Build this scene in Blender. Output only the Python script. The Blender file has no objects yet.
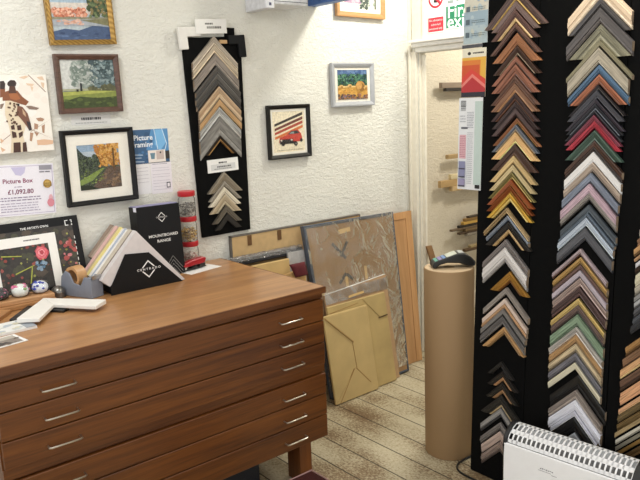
import bpy, math, random
from mathutils import Matrix, Vector, noise
random.seed(7)
SC = bpy.context.scene
COL = SC.collection
R = math.radians

# ------------------------------------------------------------------ materials
def lin(h):
    h = h.lstrip('#')
    out = []
    for i in (0, 2, 4):
        c = int(h[i:i+2], 16) / 255
        out.append(c / 12.92 if c <= .04045 else ((c + .055) / 1.055) ** 2.4)
    return tuple(out) + (1.0,)

_M = {}
def base(name):
    m = bpy.data.materials.new(name); m.use_nodes = True
    nt = m.node_tree; b = nt.nodes['Principled BSDF']
    return m, nt, b

def mat(hexcol, rough=.6, metal=0., var=.06, scale=40., bump=0., bscale=200., stretch=(1, 1, 1), spec=.5):
    """plain procedural material: a colour with fine noise variation and an optional bump"""
    key = (hexcol, rough, metal, var, scale, bump, bscale, stretch, spec)
    if key in _M: return _M[key]
    m, nt, b = base('surface_' + hexcol)
    N, L = nt.nodes.new, nt.links.new
    c = lin(hexcol)
    tc = N('ShaderNodeTexCoord'); mp = N('ShaderNodeMapping'); mp.inputs['Scale'].default_value = stretch
    L(tc.outputs['Object'], mp.inputs['Vector'])
    nz = N('ShaderNodeTexNoise'); nz.inputs['Scale'].default_value = scale; nz.inputs['Detail'].default_value = 3
    L(mp.outputs['Vector'], nz.inputs['Vector'])
    rp = N('ShaderNodeValToRGB')
    rp.color_ramp.elements[0].position = .3; rp.color_ramp.elements[1].position = .7
    rp.color_ramp.elements[0].color = tuple(max(0, x * (1 - 2 * var)) for x in c[:3]) + (1,)
    rp.color_ramp.elements[1].color = tuple(min(1, x * (1 + 2 * var)) for x in c[:3]) + (1,)
    L(nz.outputs['Fac'], rp.inputs['Fac']); L(rp.outputs['Color'], b.inputs['Base Color'])
    b.inputs['Roughness'].default_value = rough; b.inputs['Metallic'].default_value = metal
    b.inputs['Specular IOR Level'].default_value = spec
    if bump:
        n2 = N('ShaderNodeTexNoise'); n2.inputs['Scale'].default_value = bscale; n2.inputs['Detail'].default_value = 4
        L(mp.outputs['Vector'], n2.inputs['Vector'])
        bp = N('ShaderNodeBump'); bp.inputs['Strength'].default_value = bump; bp.inputs['Distance'].default_value = .004
        L(n2.outputs['Fac'], bp.inputs['Height']); L(bp.outputs['Normal'], b.inputs['Normal'])
    _M[key] = m
    return m

def mould(hexcol, rough, metal, w_, strength, seed):
    """frame moulding: its colour runs in fine lines along the length of each mitred arm"""
    m, nt, b = base('moulding_' + hexcol); N, L = nt.nodes.new, nt.links.new; c = lin(hexcol)
    tc = N('ShaderNodeTexCoord'); sx = N('ShaderNodeSeparateXYZ'); L(tc.outputs['Object'], sx.inputs[0])
    ab = N('ShaderNodeMath'); ab.operation = 'ABSOLUTE'; L(sx.outputs['X'], ab.inputs[0])
    ad = N('ShaderNodeMath'); ad.operation = 'ADD'; L(ab.outputs[0], ad.inputs[0]); L(sx.outputs['Z'], ad.inputs[1])
    df = N('ShaderNodeMath'); df.operation = 'SUBTRACT'; L(ab.outputs[0], df.inputs[0]); L(sx.outputs['Z'], df.inputs[1])
    cb = N('ShaderNodeCombineXYZ'); k1 = N('ShaderNodeMath'); k1.operation = 'MULTIPLY'; k1.inputs[1].default_value = 5.5 / w_; L(ad.outputs[0], k1.inputs[0]); L(k1.outputs[0], cb.inputs['X'])
    k2 = N('ShaderNodeMath'); k2.operation = 'MULTIPLY'; k2.inputs[1].default_value = 7; L(df.outputs[0], k2.inputs[0]); L(k2.outputs[0], cb.inputs['Y']); cb.inputs['Z'].default_value = seed
    nz = N('ShaderNodeTexNoise'); nz.inputs['Scale'].default_value = 1.0; nz.inputs['Detail'].default_value = 2; nz.inputs['Roughness'].default_value = .65; L(cb.outputs[0], nz.inputs['Vector'])
    rp = N('ShaderNodeValToRGB'); rp.color_ramp.elements[0].position = .34; rp.color_ramp.elements[1].position = .66
    rp.color_ramp.elements[0].color = tuple(x*(1 - strength) for x in c[:3]) + (1,); rp.color_ramp.elements[1].color = tuple(min(1, x*(1 + strength*.8)) for x in c[:3]) + (1,)
    L(nz.outputs['Fac'], rp.inputs['Fac']); L(rp.outputs['Color'], b.inputs['Base Color'])
    b.inputs['Roughness'].default_value = rough; b.inputs['Metallic'].default_value = metal
    return m

def painted(name, rough=.6, var=.1, scale=60):
    """printed or painted picture: colours come from the mesh's own colour attribute, broken up by noise"""
    m, nt, b = base(name); N, L = nt.nodes.new, nt.links.new
    at = N('ShaderNodeAttribute'); at.attribute_name = 'Col'
    tc = N('ShaderNodeTexCoord'); nz = N('ShaderNodeTexNoise'); nz.inputs['Scale'].default_value = scale; nz.inputs['Detail'].default_value = 4
    L(tc.outputs['Object'], nz.inputs['Vector'])
    mr = N('ShaderNodeMapRange'); mr.inputs['From Min'].default_value = .3; mr.inputs['From Max'].default_value = .7
    mr.inputs['To Min'].default_value = 1 - var; mr.inputs['To Max'].default_value = 1 + var
    L(nz.outputs['Fac'], mr.inputs['Value'])
    mx = N('ShaderNodeVectorMath'); mx.operation = 'SCALE'
    L(at.outputs['Color'], mx.inputs[0]); L(mr.outputs['Result'], mx.inputs['Scale']); L(mx.outputs['Vector'], b.inputs['Base Color'])
    b.inputs['Roughness'].default_value = rough
    return m
PRINT = painted('printed_paper', .5, .03, 300)
PAINT = painted('painted_canvas', .55, .17, 90)

def plaster(name, hexcol, bumpd=.005):
    m, nt, b = base(name); N, L = nt.nodes.new, nt.links.new
    c = lin(hexcol)
    tc = N('ShaderNodeTexCoord'); mp = N('ShaderNodeMapping'); mp.inputs['Scale'].default_value = (1, 1, 1.7)
    L(tc.outputs['Object'], mp.inputs['Vector'])
    n1 = N('ShaderNodeTexNoise'); n1.inputs['Scale'].default_value = 38; n1.inputs['Detail'].default_value = 5; n1.inputs['Roughness'].default_value = .62; n1.inputs['Distortion'].default_value = .9
    n2 = N('ShaderNodeTexNoise'); n2.inputs['Scale'].default_value = 3; n2.inputs['Detail'].default_value = 3
    L(mp.outputs['Vector'], n1.inputs['Vector']); L(mp.outputs['Vector'], n2.inputs['Vector'])
    rp = N('ShaderNodeValToRGB')
    rp.color_ramp.elements[0].color = tuple(x * .95 for x in c[:3]) + (1,); rp.color_ramp.elements[1].color = c
    rp.color_ramp.elements[0].position = .35; rp.color_ramp.elements[1].position = .6
    L(n2.outputs['Fac'], rp.inputs['Fac']); L(rp.outputs['Color'], b.inputs['Base Color'])
    r2 = N('ShaderNodeValToRGB'); r2.color_ramp.elements[0].position = .42; r2.color_ramp.elements[1].position = .62
    L(n1.outputs['Fac'], r2.inputs['Fac'])
    bp = N('ShaderNodeBump'); bp.inputs['Strength'].default_value = .5; bp.inputs['Distance'].default_value = bumpd
    L(r2.outputs['Color'], bp.inputs['Height']); L(bp.outputs['Normal'], b.inputs['Normal'])
    b.inputs['Roughness'].default_value = .85
    return m

def wood(name, dark, light, axis='x', rough=.4, scale=1., spec=.5, contrast=1.):
    m, nt, b = base(name); N, L = nt.nodes.new, nt.links.new
    tc = N('ShaderNodeTexCoord'); mp = N('ShaderNodeMapping')
    s = {'x': (1.1, 14, 26), 'y': (14, 1.1, 26), 'z': (16, 16, 1.1)}[axis]
    mp.inputs['Scale'].default_value = tuple(q * scale for q in s)
    L(tc.outputs['Object'], mp.inputs['Vector'])
    n1 = N('ShaderNodeTexNoise'); n1.inputs['Scale'].default_value = 1.0; n1.inputs['Detail'].default_value = 5; n1.inputs['Distortion'].default_value = .6
    n2 = N('ShaderNodeTexNoise'); n2.inputs['Scale'].default_value = 7.0; n2.inputs['Detail'].default_value = 3
    L(mp.outputs['Vector'], n1.inputs['Vector']); L(mp.outputs['Vector'], n2.inputs['Vector'])
    mx = N('ShaderNodeMix'); mx.inputs['Factor'].default_value = .35
    L(n1.outputs['Fac'], mx.inputs['A']); L(n2.outputs['Fac'], mx.inputs['B'])
    rp = N('ShaderNodeValToRGB')
    rp.color_ramp.elements[0].position = .5 - .18 / contrast; rp.color_ramp.elements[1].position = .5 + .18 / contrast
    rp.color_ramp.elements[0].color = lin(dark); rp.color_ramp.elements[1].color = lin(light)
    L(mx.outputs['Result'], rp.inputs['Fac']); L(rp.outputs['Color'], b.inputs['Base Color'])
    b.inputs['Roughness'].default_value = rough; b.inputs['Specular IOR Level'].default_value = spec
    return m

def clear(name, tint='ffffff', gloss=.06, rough=.03, cover=0., covercol='e8e8e8', wrinkle=0., wscale=30, ior=1.45):
    """clear glass or film: transparent with a fresnel gloss; cover adds milky film between wrinkles"""
    m = bpy.data.materials.new(name); m.use_nodes = True
    nt = m.node_tree; nt.nodes.clear(); N, L = nt.nodes.new, nt.links.new
    o = N('ShaderNodeOutputMaterial'); tr = N('ShaderNodeBsdfTransparent'); tr.inputs['Color'].default_value = lin(tint)
    gl = N('ShaderNodeBsdfGlossy'); gl.inputs['Roughness'].default_value = rough
    fr = N('ShaderNodeFresnel'); fr.inputs['IOR'].default_value = ior
    ad = N('ShaderNodeMath'); ad.operation = 'ADD'; ad.inputs[1].default_value = gloss; ad.use_clamp = True
    mx = N('ShaderNodeMixShader'); L(fr.outputs[0], ad.inputs[0]); L(ad.outputs[0], mx.inputs['Fac'])
    L(tr.outputs[0], mx.inputs[1]); L(gl.outputs[0], mx.inputs[2])
    last = mx
    if wrinkle:
        tc = N('ShaderNodeTexCoord'); nz = N('ShaderNodeTexNoise'); nz.inputs['Scale'].default_value = wscale; nz.inputs['Detail'].default_value = 3; nz.inputs['Distortion'].default_value = 1.6
        L(tc.outputs['Object'], nz.inputs['Vector'])
        bp = N('ShaderNodeBump'); bp.inputs['Strength'].default_value = wrinkle; bp.inputs['Distance'].default_value = .02
        L(nz.outputs['Fac'], bp.inputs['Height']); L(bp.outputs['Normal'], gl.inputs['Normal']); L(bp.outputs['Normal'], fr.inputs['Normal'])
    if cover:
        df = N('ShaderNodeBsdfDiffuse'); df.inputs['Color'].default_value = lin(covercol)
        m2 = N('ShaderNodeMixShader')
        if wrinkle:
            rp = N('ShaderNodeMapRange'); rp.inputs['From Min'].default_value = .4; rp.inputs['From Max'].default_value = .75
            rp.inputs['To Min'].default_value = cover * .4; rp.inputs['To Max'].default_value = min(1, cover * 2.5)
            L(nz.outputs['Fac'], rp.inputs['Value']); L(rp.outputs['Result'], m2.inputs['Fac'])
        else: m2.inputs['Fac'].default_value = cover
        L(mx.outputs[0], m2.inputs[1]); L(df.outputs[0], m2.inputs[2]); last = m2
    L(last.outputs[0], o.inputs['Surface'])
    return m
GLASS = clear('picture_glass', gloss=.012, rough=.02, ior=1.04)
JARG = clear('clear_jar_plastic', 'fdfdfc', gloss=.02, rough=.06, ior=1.1, cover=.10, covercol='f4f2ee')

# ------------------------------------------------------------------ mesh building
class MB:
    def __init__(s): s.v = []; s.f = []; s.c = []
    def add(s, vs, fs, col=None):
        o = len(s.v); s.v += [tuple(p) for p in vs]
        for f in fs: s.f.append(tuple(i + o for i in f)); s.c.append(col)
        return s
    def box(s, a, b, col=None):
        x0, y0, z0 = a; x1, y1, z1 = b
        vs = [(x0,y0,z0),(x1,y0,z0),(x1,y1,z0),(x0,y1,z0),(x0,y0,z1),(x1,y0,z1),(x1,y1,z1),(x0,y1,z1)]
        return s.add(vs, [(0,3,2,1),(4,5,6,7),(0,1,5,4),(1,2,6,5),(2,3,7,6),(3,0,4,7)], col)
    def hexa(s, q, r, col=None):
        """solid between two quads (front q, back r), same winding"""
        return s.add(list(q) + list(r), [(0,1,2,3),(7,6,5,4),(0,4,5,1),(1,5,6,2),(2,6,7,3),(3,7,4,0)], col)
    def prism(s, pts, y0, y1, col=None):
        """polygon in x,z pushed from y0 (front) to y1 (back)"""
        n = len(pts)
        vs = [(x, y0, z) for x, z in pts] + [(x, y1, z) for x, z in pts]
        fs = [tuple(range(n)), tuple(range(2*n-1, n-1, -1))] + [(i, i+n, (i+1) % n + n, (i+1) % n) for i in range(n)]
        return s.add(vs, fs, col)
    def prismx(s, pts, x0, x1, col=None):
        n = len(pts)
        vs = [(x0, y, z) for y, z in pts] + [(x1, y, z) for y, z in pts]
        fs = [tuple(range(n)), tuple(range(2*n-1, n-1, -1))] + [(i, i+n, (i+1) % n + n, (i+1) % n) for i in range(n)]
        return s.add(vs, fs, col)
    def prismz(s, pts, z0, z1, col=None):
        n = len(pts)
        vs = [(x, y, z0) for x, y in pts] + [(x, y, z1) for x, y in pts]
        fs = [tuple(range(n-1, -1, -1)), tuple(range(n, 2*n))] + [(i, (i+1) % n, (i+1) % n + n, i+n) for i in range(n)]
        return s.add(vs, fs, col)
    def lathe(s, prof, c=(0, 0, 0), seg=32, col=None, cap=True):
        cx, cy, cz = c; n = len(prof); vs = []
        for r, z in prof:
            for k in range(seg):
                a = 2 * math.pi * k / seg; vs.append((cx + r*math.cos(a), cy + r*math.sin(a), cz + z))
        fs = []
        for i in range(n - 1):
            for k in range(seg):
                k2 = (k+1) % seg; fs.append((i*seg+k, i*seg+k2, (i+1)*seg+k2, (i+1)*seg+k))
        if cap:
            fs.append(tuple(range(seg-1, -1, -1))); fs.append(tuple((n-1)*seg + k for k in range(seg)))
        return s.add(vs, fs, col)
    def tube(s, pts, r, seg=8, col=None):
        P = [Vector(p) for p in pts]; n = len(P); vs = []; up = None
        for i, p in enumerate(P):
            t = (P[min(i+1, n-1)] - P[max(i-1, 0)]).normalized()
            if up is None:
                up = Vector((0, 0, 1)) if abs(t.z) < .9 else Vector((1, 0, 0))
            a = t.cross(up)
            if a.length < 1e-6: a = t.cross(Vector((0, 1, 0)))
            a.normalize(); b = a.cross(t).normalized(); up = b
            rr = r[i] if isinstance(r, (list, tuple)) else r
            for k in range(seg):
                an = 2*math.pi*k/seg; vs.append(p + (a*math.cos(an) + b*math.sin(an)) * rr)
        fs = [(i*seg+k, i*seg+(k+1) % seg, (i+1)*seg+(k+1) % seg, (i+1)*seg+k) for i in range(n-1) for k in range(seg)]
        fs += [tuple(range(seg-1, -1, -1)), tuple((n-1)*seg+k for k in range(seg))]
        return s.add(vs, fs, col)
    def build(s, name, material, parent=None, smooth=False, bevel=0, seg=2):
        me = bpy.data.meshes.new(name); me.from_pydata(s.v, [], s.f); 
        me.materials.append(material)
        if any(c is not None for c in s.c):
            at = me.color_attributes.new('Col', 'FLOAT_COLOR', 'CORNER')
            for p in me.polygons:
                c = s.c[p.index] or (.8, .8, .8, 1)
                if isinstance(c, str): c = lin(c)
                for li in p.loop_indices: at.data[li].color = c
        import bmesh
        bm = bmesh.new(); bm.from_mesh(me); bmesh.ops.recalc_face_normals(bm, faces=bm.faces); bm.to_mesh(me); bm.free()
        o = bpy.data.objects.new(name, me); COL.objects.link(o)
        if parent: o.parent = parent
        if smooth:
            for p in me.polygons: p.use_smooth = True
            es = o.modifiers.new('edge', 'EDGE_SPLIT'); es.split_angle = R(40)
        if bevel:
            bv = o.modifiers.new('bevel', 'BEVEL'); bv.width = bevel; bv.segments = seg; bv.limit_method = 'ANGLE'; bv.angle_limit = R(35)
        return o

def tag(o, label=None, cat=None, group=None, kind=None):
    if label: o['label'] = label
    if cat: o['category'] = cat
    if group: o['group'] = group
    if kind: o['kind'] = kind
    return o
def thing(name, label, cat, loc=(0, 0, 0), rot=(0, 0, 0), group=None):
    o = bpy.data.objects.new(name, None); COL.objects.link(o); o.empty_display_size = .05
    o.location = loc; o.rotation_euler = rot
    return tag(o, label, cat, group)
def single(o, label, cat, loc=None, rot=None, group=None, kind=None):
    if loc is not None: o.location = loc
    if rot is not None: o.rotation_euler = rot
    return tag(o, label, cat, group)
def struct(name, mb, m, **k): return tag(mb.build(name, m, **k), kind='structure')
def copy_tree(o, parent=None):
    c = o.copy(); COL.objects.link(c)
    if parent: c.parent = parent
    for ch in [x for x in bpy.data.objects if x.parent == o]: copy_tree(ch, c)
    return c

def text_into(mb, body, size, x, z, y, col=None, align='CENTER', rot=0., sx=1., bold=0.):
    """flat lettering in the x,z plane at depth y, added to a mesh builder"""
    cu = bpy.data.curves.new('t', 'FONT'); cu.body = body; cu.size = size; cu.align_x = align; cu.align_y = 'CENTER'
    cu.resolution_u = 3; cu.offset = bold; cu.fill_mode = 'FRONT'
    ob = bpy.data.objects.new('t', cu); COL.objects.link(ob)
    dg = bpy.context.evaluated_depsgraph_get(); ev = ob.evaluated_get(dg); me = ev.to_mesh()
    ca, sa = math.cos(rot), math.sin(rot)
    vs = [(x + (v.co.x*sx*ca - v.co.y*sa), y, z + (v.co.x*sx*sa + v.co.y*ca)) for v in me.vertices]
    mb.add(vs, [tuple(p.vertices) for p in me.polygons], col)
    ev.to_mesh_clear(); bpy.data.objects.remove(ob); bpy.data.curves.remove(cu)

class Pic(MB):
    """a flat picture: coloured shapes in 0..1 coordinates on a W x H sheet, each layer lying on the last"""
    def __init__(s, W, H, y=0.): super().__init__(); s.W = W; s.H = H; s.y = y; s.k = 0
    def P(s, u, v): return ((u - .5) * s.W, s.y - .00015 * s.k, v * s.H)
    def poly(s, col, pts): 
        s.add([s.P(u, v) for u, v in pts], [tuple(range(len(pts)))], col); s.k += 1; return s
    def group(s, col, polys):
        for i, pts in enumerate(polys):
            s.add([(x, y - .000012*i, z) for x, y, z in (s.P(u, v) for u, v in pts)], [tuple(range(len(pts)))], col)
        s.k += 1 + len(polys) // 14; return s
    def rect(s, col, a, b, c, d): return s.poly(col, [(a, b), (c, b), (c, d), (a, d)])
    def blob(s, col, u, v, ru, rv, n=14, jit=.15):
        return s.poly(col, [(min(1, max(0, u + ru*math.cos(6.2832*k/n)*(1+random.uniform(-jit, jit)))), min(1, max(0, v + rv*math.sin(6.2832*k/n)*(1+random.uniform(-jit, jit))))) for k in range(n)])
    def dots(s, cols, n, u0, v0, u1, v1, r, asp=1.):
        cols = [cols] if isinstance(cols, str) else cols
        for c in cols:
            L = []
            for _ in range(n):
                u = random.uniform(u0, u1); v = random.uniform(v0, v1); rr = r*random.uniform(.5, 1.2); m = 7
                L.append([(min(1, max(0, u+rr*math.cos(6.2832*k/m)*random.uniform(.7, 1.2))), min(1, max(0, v+asp*rr*math.sin(6.2832*k/m)*random.uniform(.7, 1.2)))) for k in range(m)])
            s.group(c, L)
        return s
    def bars(s, col, rows, h, u0=.1, u1=.9, seed=1):
        """lines of small print too small to read"""
        rd = random.Random(seed); L = []
        for v in rows:
            u = u0
            while u < u1 - .02:
                w = rd.uniform(.02, .07); L.append([(u, v), (min(u+w, u1), v), (min(u+w, u1), v+h), (u, v+h)]); u += w + .012
        return s.group(col, L)
    def text(s, col, body, size, u, v, **k):
        text_into(s, body, size, (u-.5)*s.W, v*s.H, s.y - .00015*s.k, col, **k); s.k += 1; return s
c1 = [
   (-1.523, 1.8688, 0.0399, 'dark brown', '5b4640', 'h', 0.13, 'c9a866'),
   (-1.5212, 1.8268, 0.0295, 'mauve brown', '75605a', 'h', 0.1, ''),
   (-1.523, 1.7964, 0.039, 'russet brown', '5d4038', 'h', 0.1, 'e0c08c'),
   (-1.518, 1.7507, 0.0298, 'umber brown', '6a4c40', 'h', 0.105, '2f2220'),
   (-1.5114, 1.7175, 0.0409, 'copper orange', '9e6842', 'h', 0.1, ''),
   (-1.5079, 1.6734, 0.0321, 'beaded dark bronze', '4c3830', 'h', 0.098, 'b5a690'),
   (-1.5131, 1.6376, 0.025, 'reddish brown', '935f4a', 'h', 0.1, ''),
   (-1.514, 1.6106, 0.0398, 'chestnut', '96614a', 'h', 0.1, '6a4436'),
   (-1.5132, 1.5678, 0.0208, 'smoky brown', '6d5043', 'h', 0.1, ''),
   (-1.5122, 1.5448, 0.0318, 'hazel brown', '8a6349', 'h', 0.1, 'b98a62'),
   (-1.5107, 1.51, 0.024, 'near-black brown', '453230', 'h', 0.1, '8a5f4a'),
   (-1.5075, 1.4824, 0.0219, 'espresso', '3c2c2a', 'h', 0.1, ''),
   (-1.5053, 1.457, 0.0246, 'plum brown', '52403e', 'h', 0.1, ''),
   (-1.4996, 1.4223, 0.022, 'amber brown', '8f5d3c', 'h', 0.1, 'c79a60'),
   (-1.5039, 1.399, 0.0221, 'slate grey', '6b7079', 'h', 0.1, 'a8967c'),
   (-1.5038, 1.3724, 0.0373, 'bright peach', 'e5b87c', 'h', 0.1, ''),
   (-1.5063, 1.3315, 0.0402, 'dark walnut', '4a3328', 'h', 0.1, '6a4b3c'),
   (-1.5071, 1.2886, 0.0296, 'pale gold', 'dcc08a', 'h', 0.1, ''),
   (-1.51, 1.2561, 0.0279, 'cream gold', 'd8c596', 'h', 0.1, ''),
   (-1.5124, 1.2262, 0.0226, 'olive gold', '8a8050', 'h', 0.1, 'c9ad6a'),
   (-1.5152, 1.202, 0.0232, 'copper red', '96502c', 'h', 0.1, 'd09a5a'),
   (-1.5158, 1.1778, 0.0237, 'red gold', '8a4a25', 'h', 0.1, 'c98f48'),
   (-1.5174, 1.1526, 0.0297, 'bright gold', 'd8b04c', 'h', 0.1, 'e8cf80'),
   (-1.5314, 1.0962, 0.0273, 'antique tan', 'a8906a', 'v', 0.098, ''),
   (-1.5232, 1.0687, 0.0194, 'silver blue', '9aa6b8', 'v', 0.092, ''),
   (-1.5191, 1.0477, 0.0445, 'thin black', '26231f', 'h', 0.1, 'c8a878'),
   (-1.5294, 0.9783, 0.0272, 'pewter grey', '8c8684', 'v', 0.1, ''),
   (-1.5304, 0.949, 0.0556, 'distressed white', 'dcd7d3', 'v', 0.098, ''),
   (-1.507, 0.8615, 0.0425, 'ornate gold', 'b88a42', 'h', 0.085, '7a5028'),
   (-1.5192, 0.7969, 0.0224, 'stone grey', '918880', 'v', 0.1, ''),
   (-1.524, 0.7545, 0.0192, 'blush white', 'dcc8ba', 'v', 0.1, ''),
   (-1.5254, 0.7335, 0.018, 'peach wood', 'c8a07a', 'v', 0.1, ''),
   (-1.5283, 0.7135, 0.0271, 'ash grey', '7d7975', 'v', 0.1, ''),
   (-1.5324, 0.684, 0.0415, 'charcoal grey', '6c6967', 'v', 0.1, ''),
   (-1.5232, 0.643, 0.0272, 'pale oak', 'cda06c', 'h', 0.095, ''),
   (-1.5316, 0.5042, 0.0327, 'slim black', '201e1d', 'h', 0.06, ''),
   (-1.5219, 0.4702, 0.0401, 'black tan-edged', '262220', 'h', 0.07, 'a87e58'),
   (-1.52, 0.4246, 0.0439, 'black walnut-edged', '221f1d', 'h', 0.075, '94704e'),
   (-1.5243, 0.3723, 0.0507, 'wide black', '262422', 'h', 0.095, 'b9a27c'),
   (-1.5263, 0.3165, 0.0353, 'silver striped', 'a9aaae', 'v', 0.092, '55565a'),
   (-1.5272, 0.2578, 0.0318, 'mid grey', '7b7674', 'v', 0.09, ''),
   (-1.5258, 0.2223, 0.0375, 'pinkish beige', 'c4aea4', 'v', 0.085, ''),
   (-1.5242, 0.181, 0.0415, 'dusky taupe', '9c8a82', 'v', 0.085, ''),
]
c2 = [
   (-1.208, 1.8501, 0.057, 'pale peach', 'ecd3b4', 'v', 0.108, 'f0dcc0'),
   (-1.2053, 1.7921, 0.0267, 'graphite', '4e4a4a', 'h', 0.105, ''),
   (-1.2036, 1.7639, 0.0476, 'iron grey', '585352', 'v', 0.112, '625c5a'),
   (-1.2006, 1.7148, 0.0509, 'sage olive', '84806a', 'h', 0.105, ''),
   (-1.1983, 1.6616, 0.017, 'khaki', '8f886c', 'v', 0.112, ''),
   (-1.2022, 1.6427, 0.0506, 'silver beige', 'b0a694', 'v', 0.104, 'b8ae9c'),
   (-1.1981, 1.5881, 0.0282, 'steel blue', '53708c', 'v', 0.104, ''),
   (-1.1963, 1.5587, 0.031, 'terracotta', 'b27052', 'h', 0.098, ''),
   (-1.1977, 1.5255, 0.0158, 'black silver-edged', '2b2729', 'h', 0.1, 'a8a09c'),
   (-1.2009, 1.5083, 0.0237, 'gunmetal', '3f3f46', 'h', 0.1, '85858c'),
   (-1.2036, 1.4815, 0.0159, 'dark plum', '37313a', 'h', 0.104, ''),
   (-1.2035, 1.4645, 0.0187, 'inky black', '25262d', 'h', 0.1, '8c929c'),
   (-1.2044, 1.4442, 0.0136, 'coal black', '34353b', 'h', 0.1, ''),
   (-1.2058, 1.4298, 0.0168, 'burgundy', '8a4252', 'h', 0.1, ''),
   (-1.2047, 1.4118, 0.0285, 'bright red', 'b83444', 'h', 0.098, '7a1e2c'),
   (-1.1994, 1.3805, 0.031, 'bottle green', '42584c', 'h', 0.1, '7f8f86'),
   (-1.1991, 1.3475, 0.0352, 'cocoa brown', '533b30', 'v', 0.1, ''),
   (-1.2013, 1.311, 0.0337, 'clean white', 'eeebe8', 'v', 0.1, ''),
   (-1.2023, 1.276, 0.0322, 'warm taupe', 'baa898', 'v', 0.1, ''),
   (-1.206, 1.2418, 0.0345, 'blue grey', '828a9a', 'v', 0.1, ''),
   (-1.2083, 1.2058, 0.0293, 'dusty pink', 'bea3ae', 'v', 0.1, ''),
   (-1.2083, 1.1752, 0.0236, 'putty grey', '9c958e', 'v', 0.1, ''),
   (-1.2074, 1.1365, 0.0283, 'dark slate', '50585f', 'v', 0.1, '6a747c'),
   (-1.2101, 1.1065, 0.0121, 'blue slate', '6c7885', 'v', 0.1, ''),
   (-1.2138, 1.0927, 0.0281, 'icy white', 'c0cad6', 'v', 0.1, ''),
   (-1.2149, 1.0571, 0.0409, 'storm grey', '5a5b60', 'v', 0.1, '3c3d42'),
   (-1.2303, 0.984, 0.0256, 'mauve taupe', 'b09fa2', 'v', 0.1, '6a5048'),
   (-1.2255, 0.9567, 0.0248, 'honey gold', 'c8a66c', 'v', 0.1, ''),
   (-1.2268, 0.9301, 0.018, 'mushroom brown', '745b55', 'v', 0.1, ''),
   (-1.2252, 0.9105, 0.025, 'lilac white', 'c0b5be', 'v', 0.1, ''),
   (-1.2232, 0.8839, 0.0294, 'rosy taupe', 'a8948c', 'v', 0.1, ''),
   (-1.2252, 0.8525, 0.0308, 'chocolate', '523f3d', 'v', 0.1, ''),
   (-1.2275, 0.8116, 0.0209, 'straw gold', 'dcc280', 'v', 0.1, ''),
   (-1.2268, 0.7888, 0.0297, 'cocoa mauve', '746059', 'v', 0.098, ''),
   (-1.2274, 0.755, 0.0422, 'sage green', '83997f', 'v', 0.1, ''),
   (-1.2281, 0.7104, 0.0265, 'pale grey', 'b5afa8', 'v', 0.1, ''),
   (-1.2283, 0.6817, 0.029, 'tan oak', 'b59064', 'v', 0.1, ''),
   (-1.2279, 0.6506, 0.0314, 'biscuit', 'cfbc9a', 'v', 0.1, ''),
   (-1.2272, 0.6171, 0.0328, 'cool grey', '7a787e', 'v', 0.1, ''),
   (-1.2272, 0.582, 0.0341, 'cream', 'ded6bc', 'v', 0.1, ''),
   (-1.2121, 0.5412, 0.0516, 'flat black', '1d1c1b', 'v', 0.105, ''),
   (-1.2185, 0.4838, 0.0321, 'clay taupe', '8a7f77', 'v', 0.1, ''),
   (-1.2173, 0.4491, 0.0391, 'snow white', 'e6e6ee', 'v', 0.1, ''),
   (-1.219, 0.4064, 0.0208, 'chalk white', 'd8d8e2', 'v', 0.09, ''),
   (-1.2177, 0.3832, 0.0519, 'jet black', '1a1a1b', 'v', 0.095, ''),
   (-1.2146, 0.3267, 0.042, 'silver white', 'ccd0d8', 'v', 0.08, ''),
]
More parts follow.
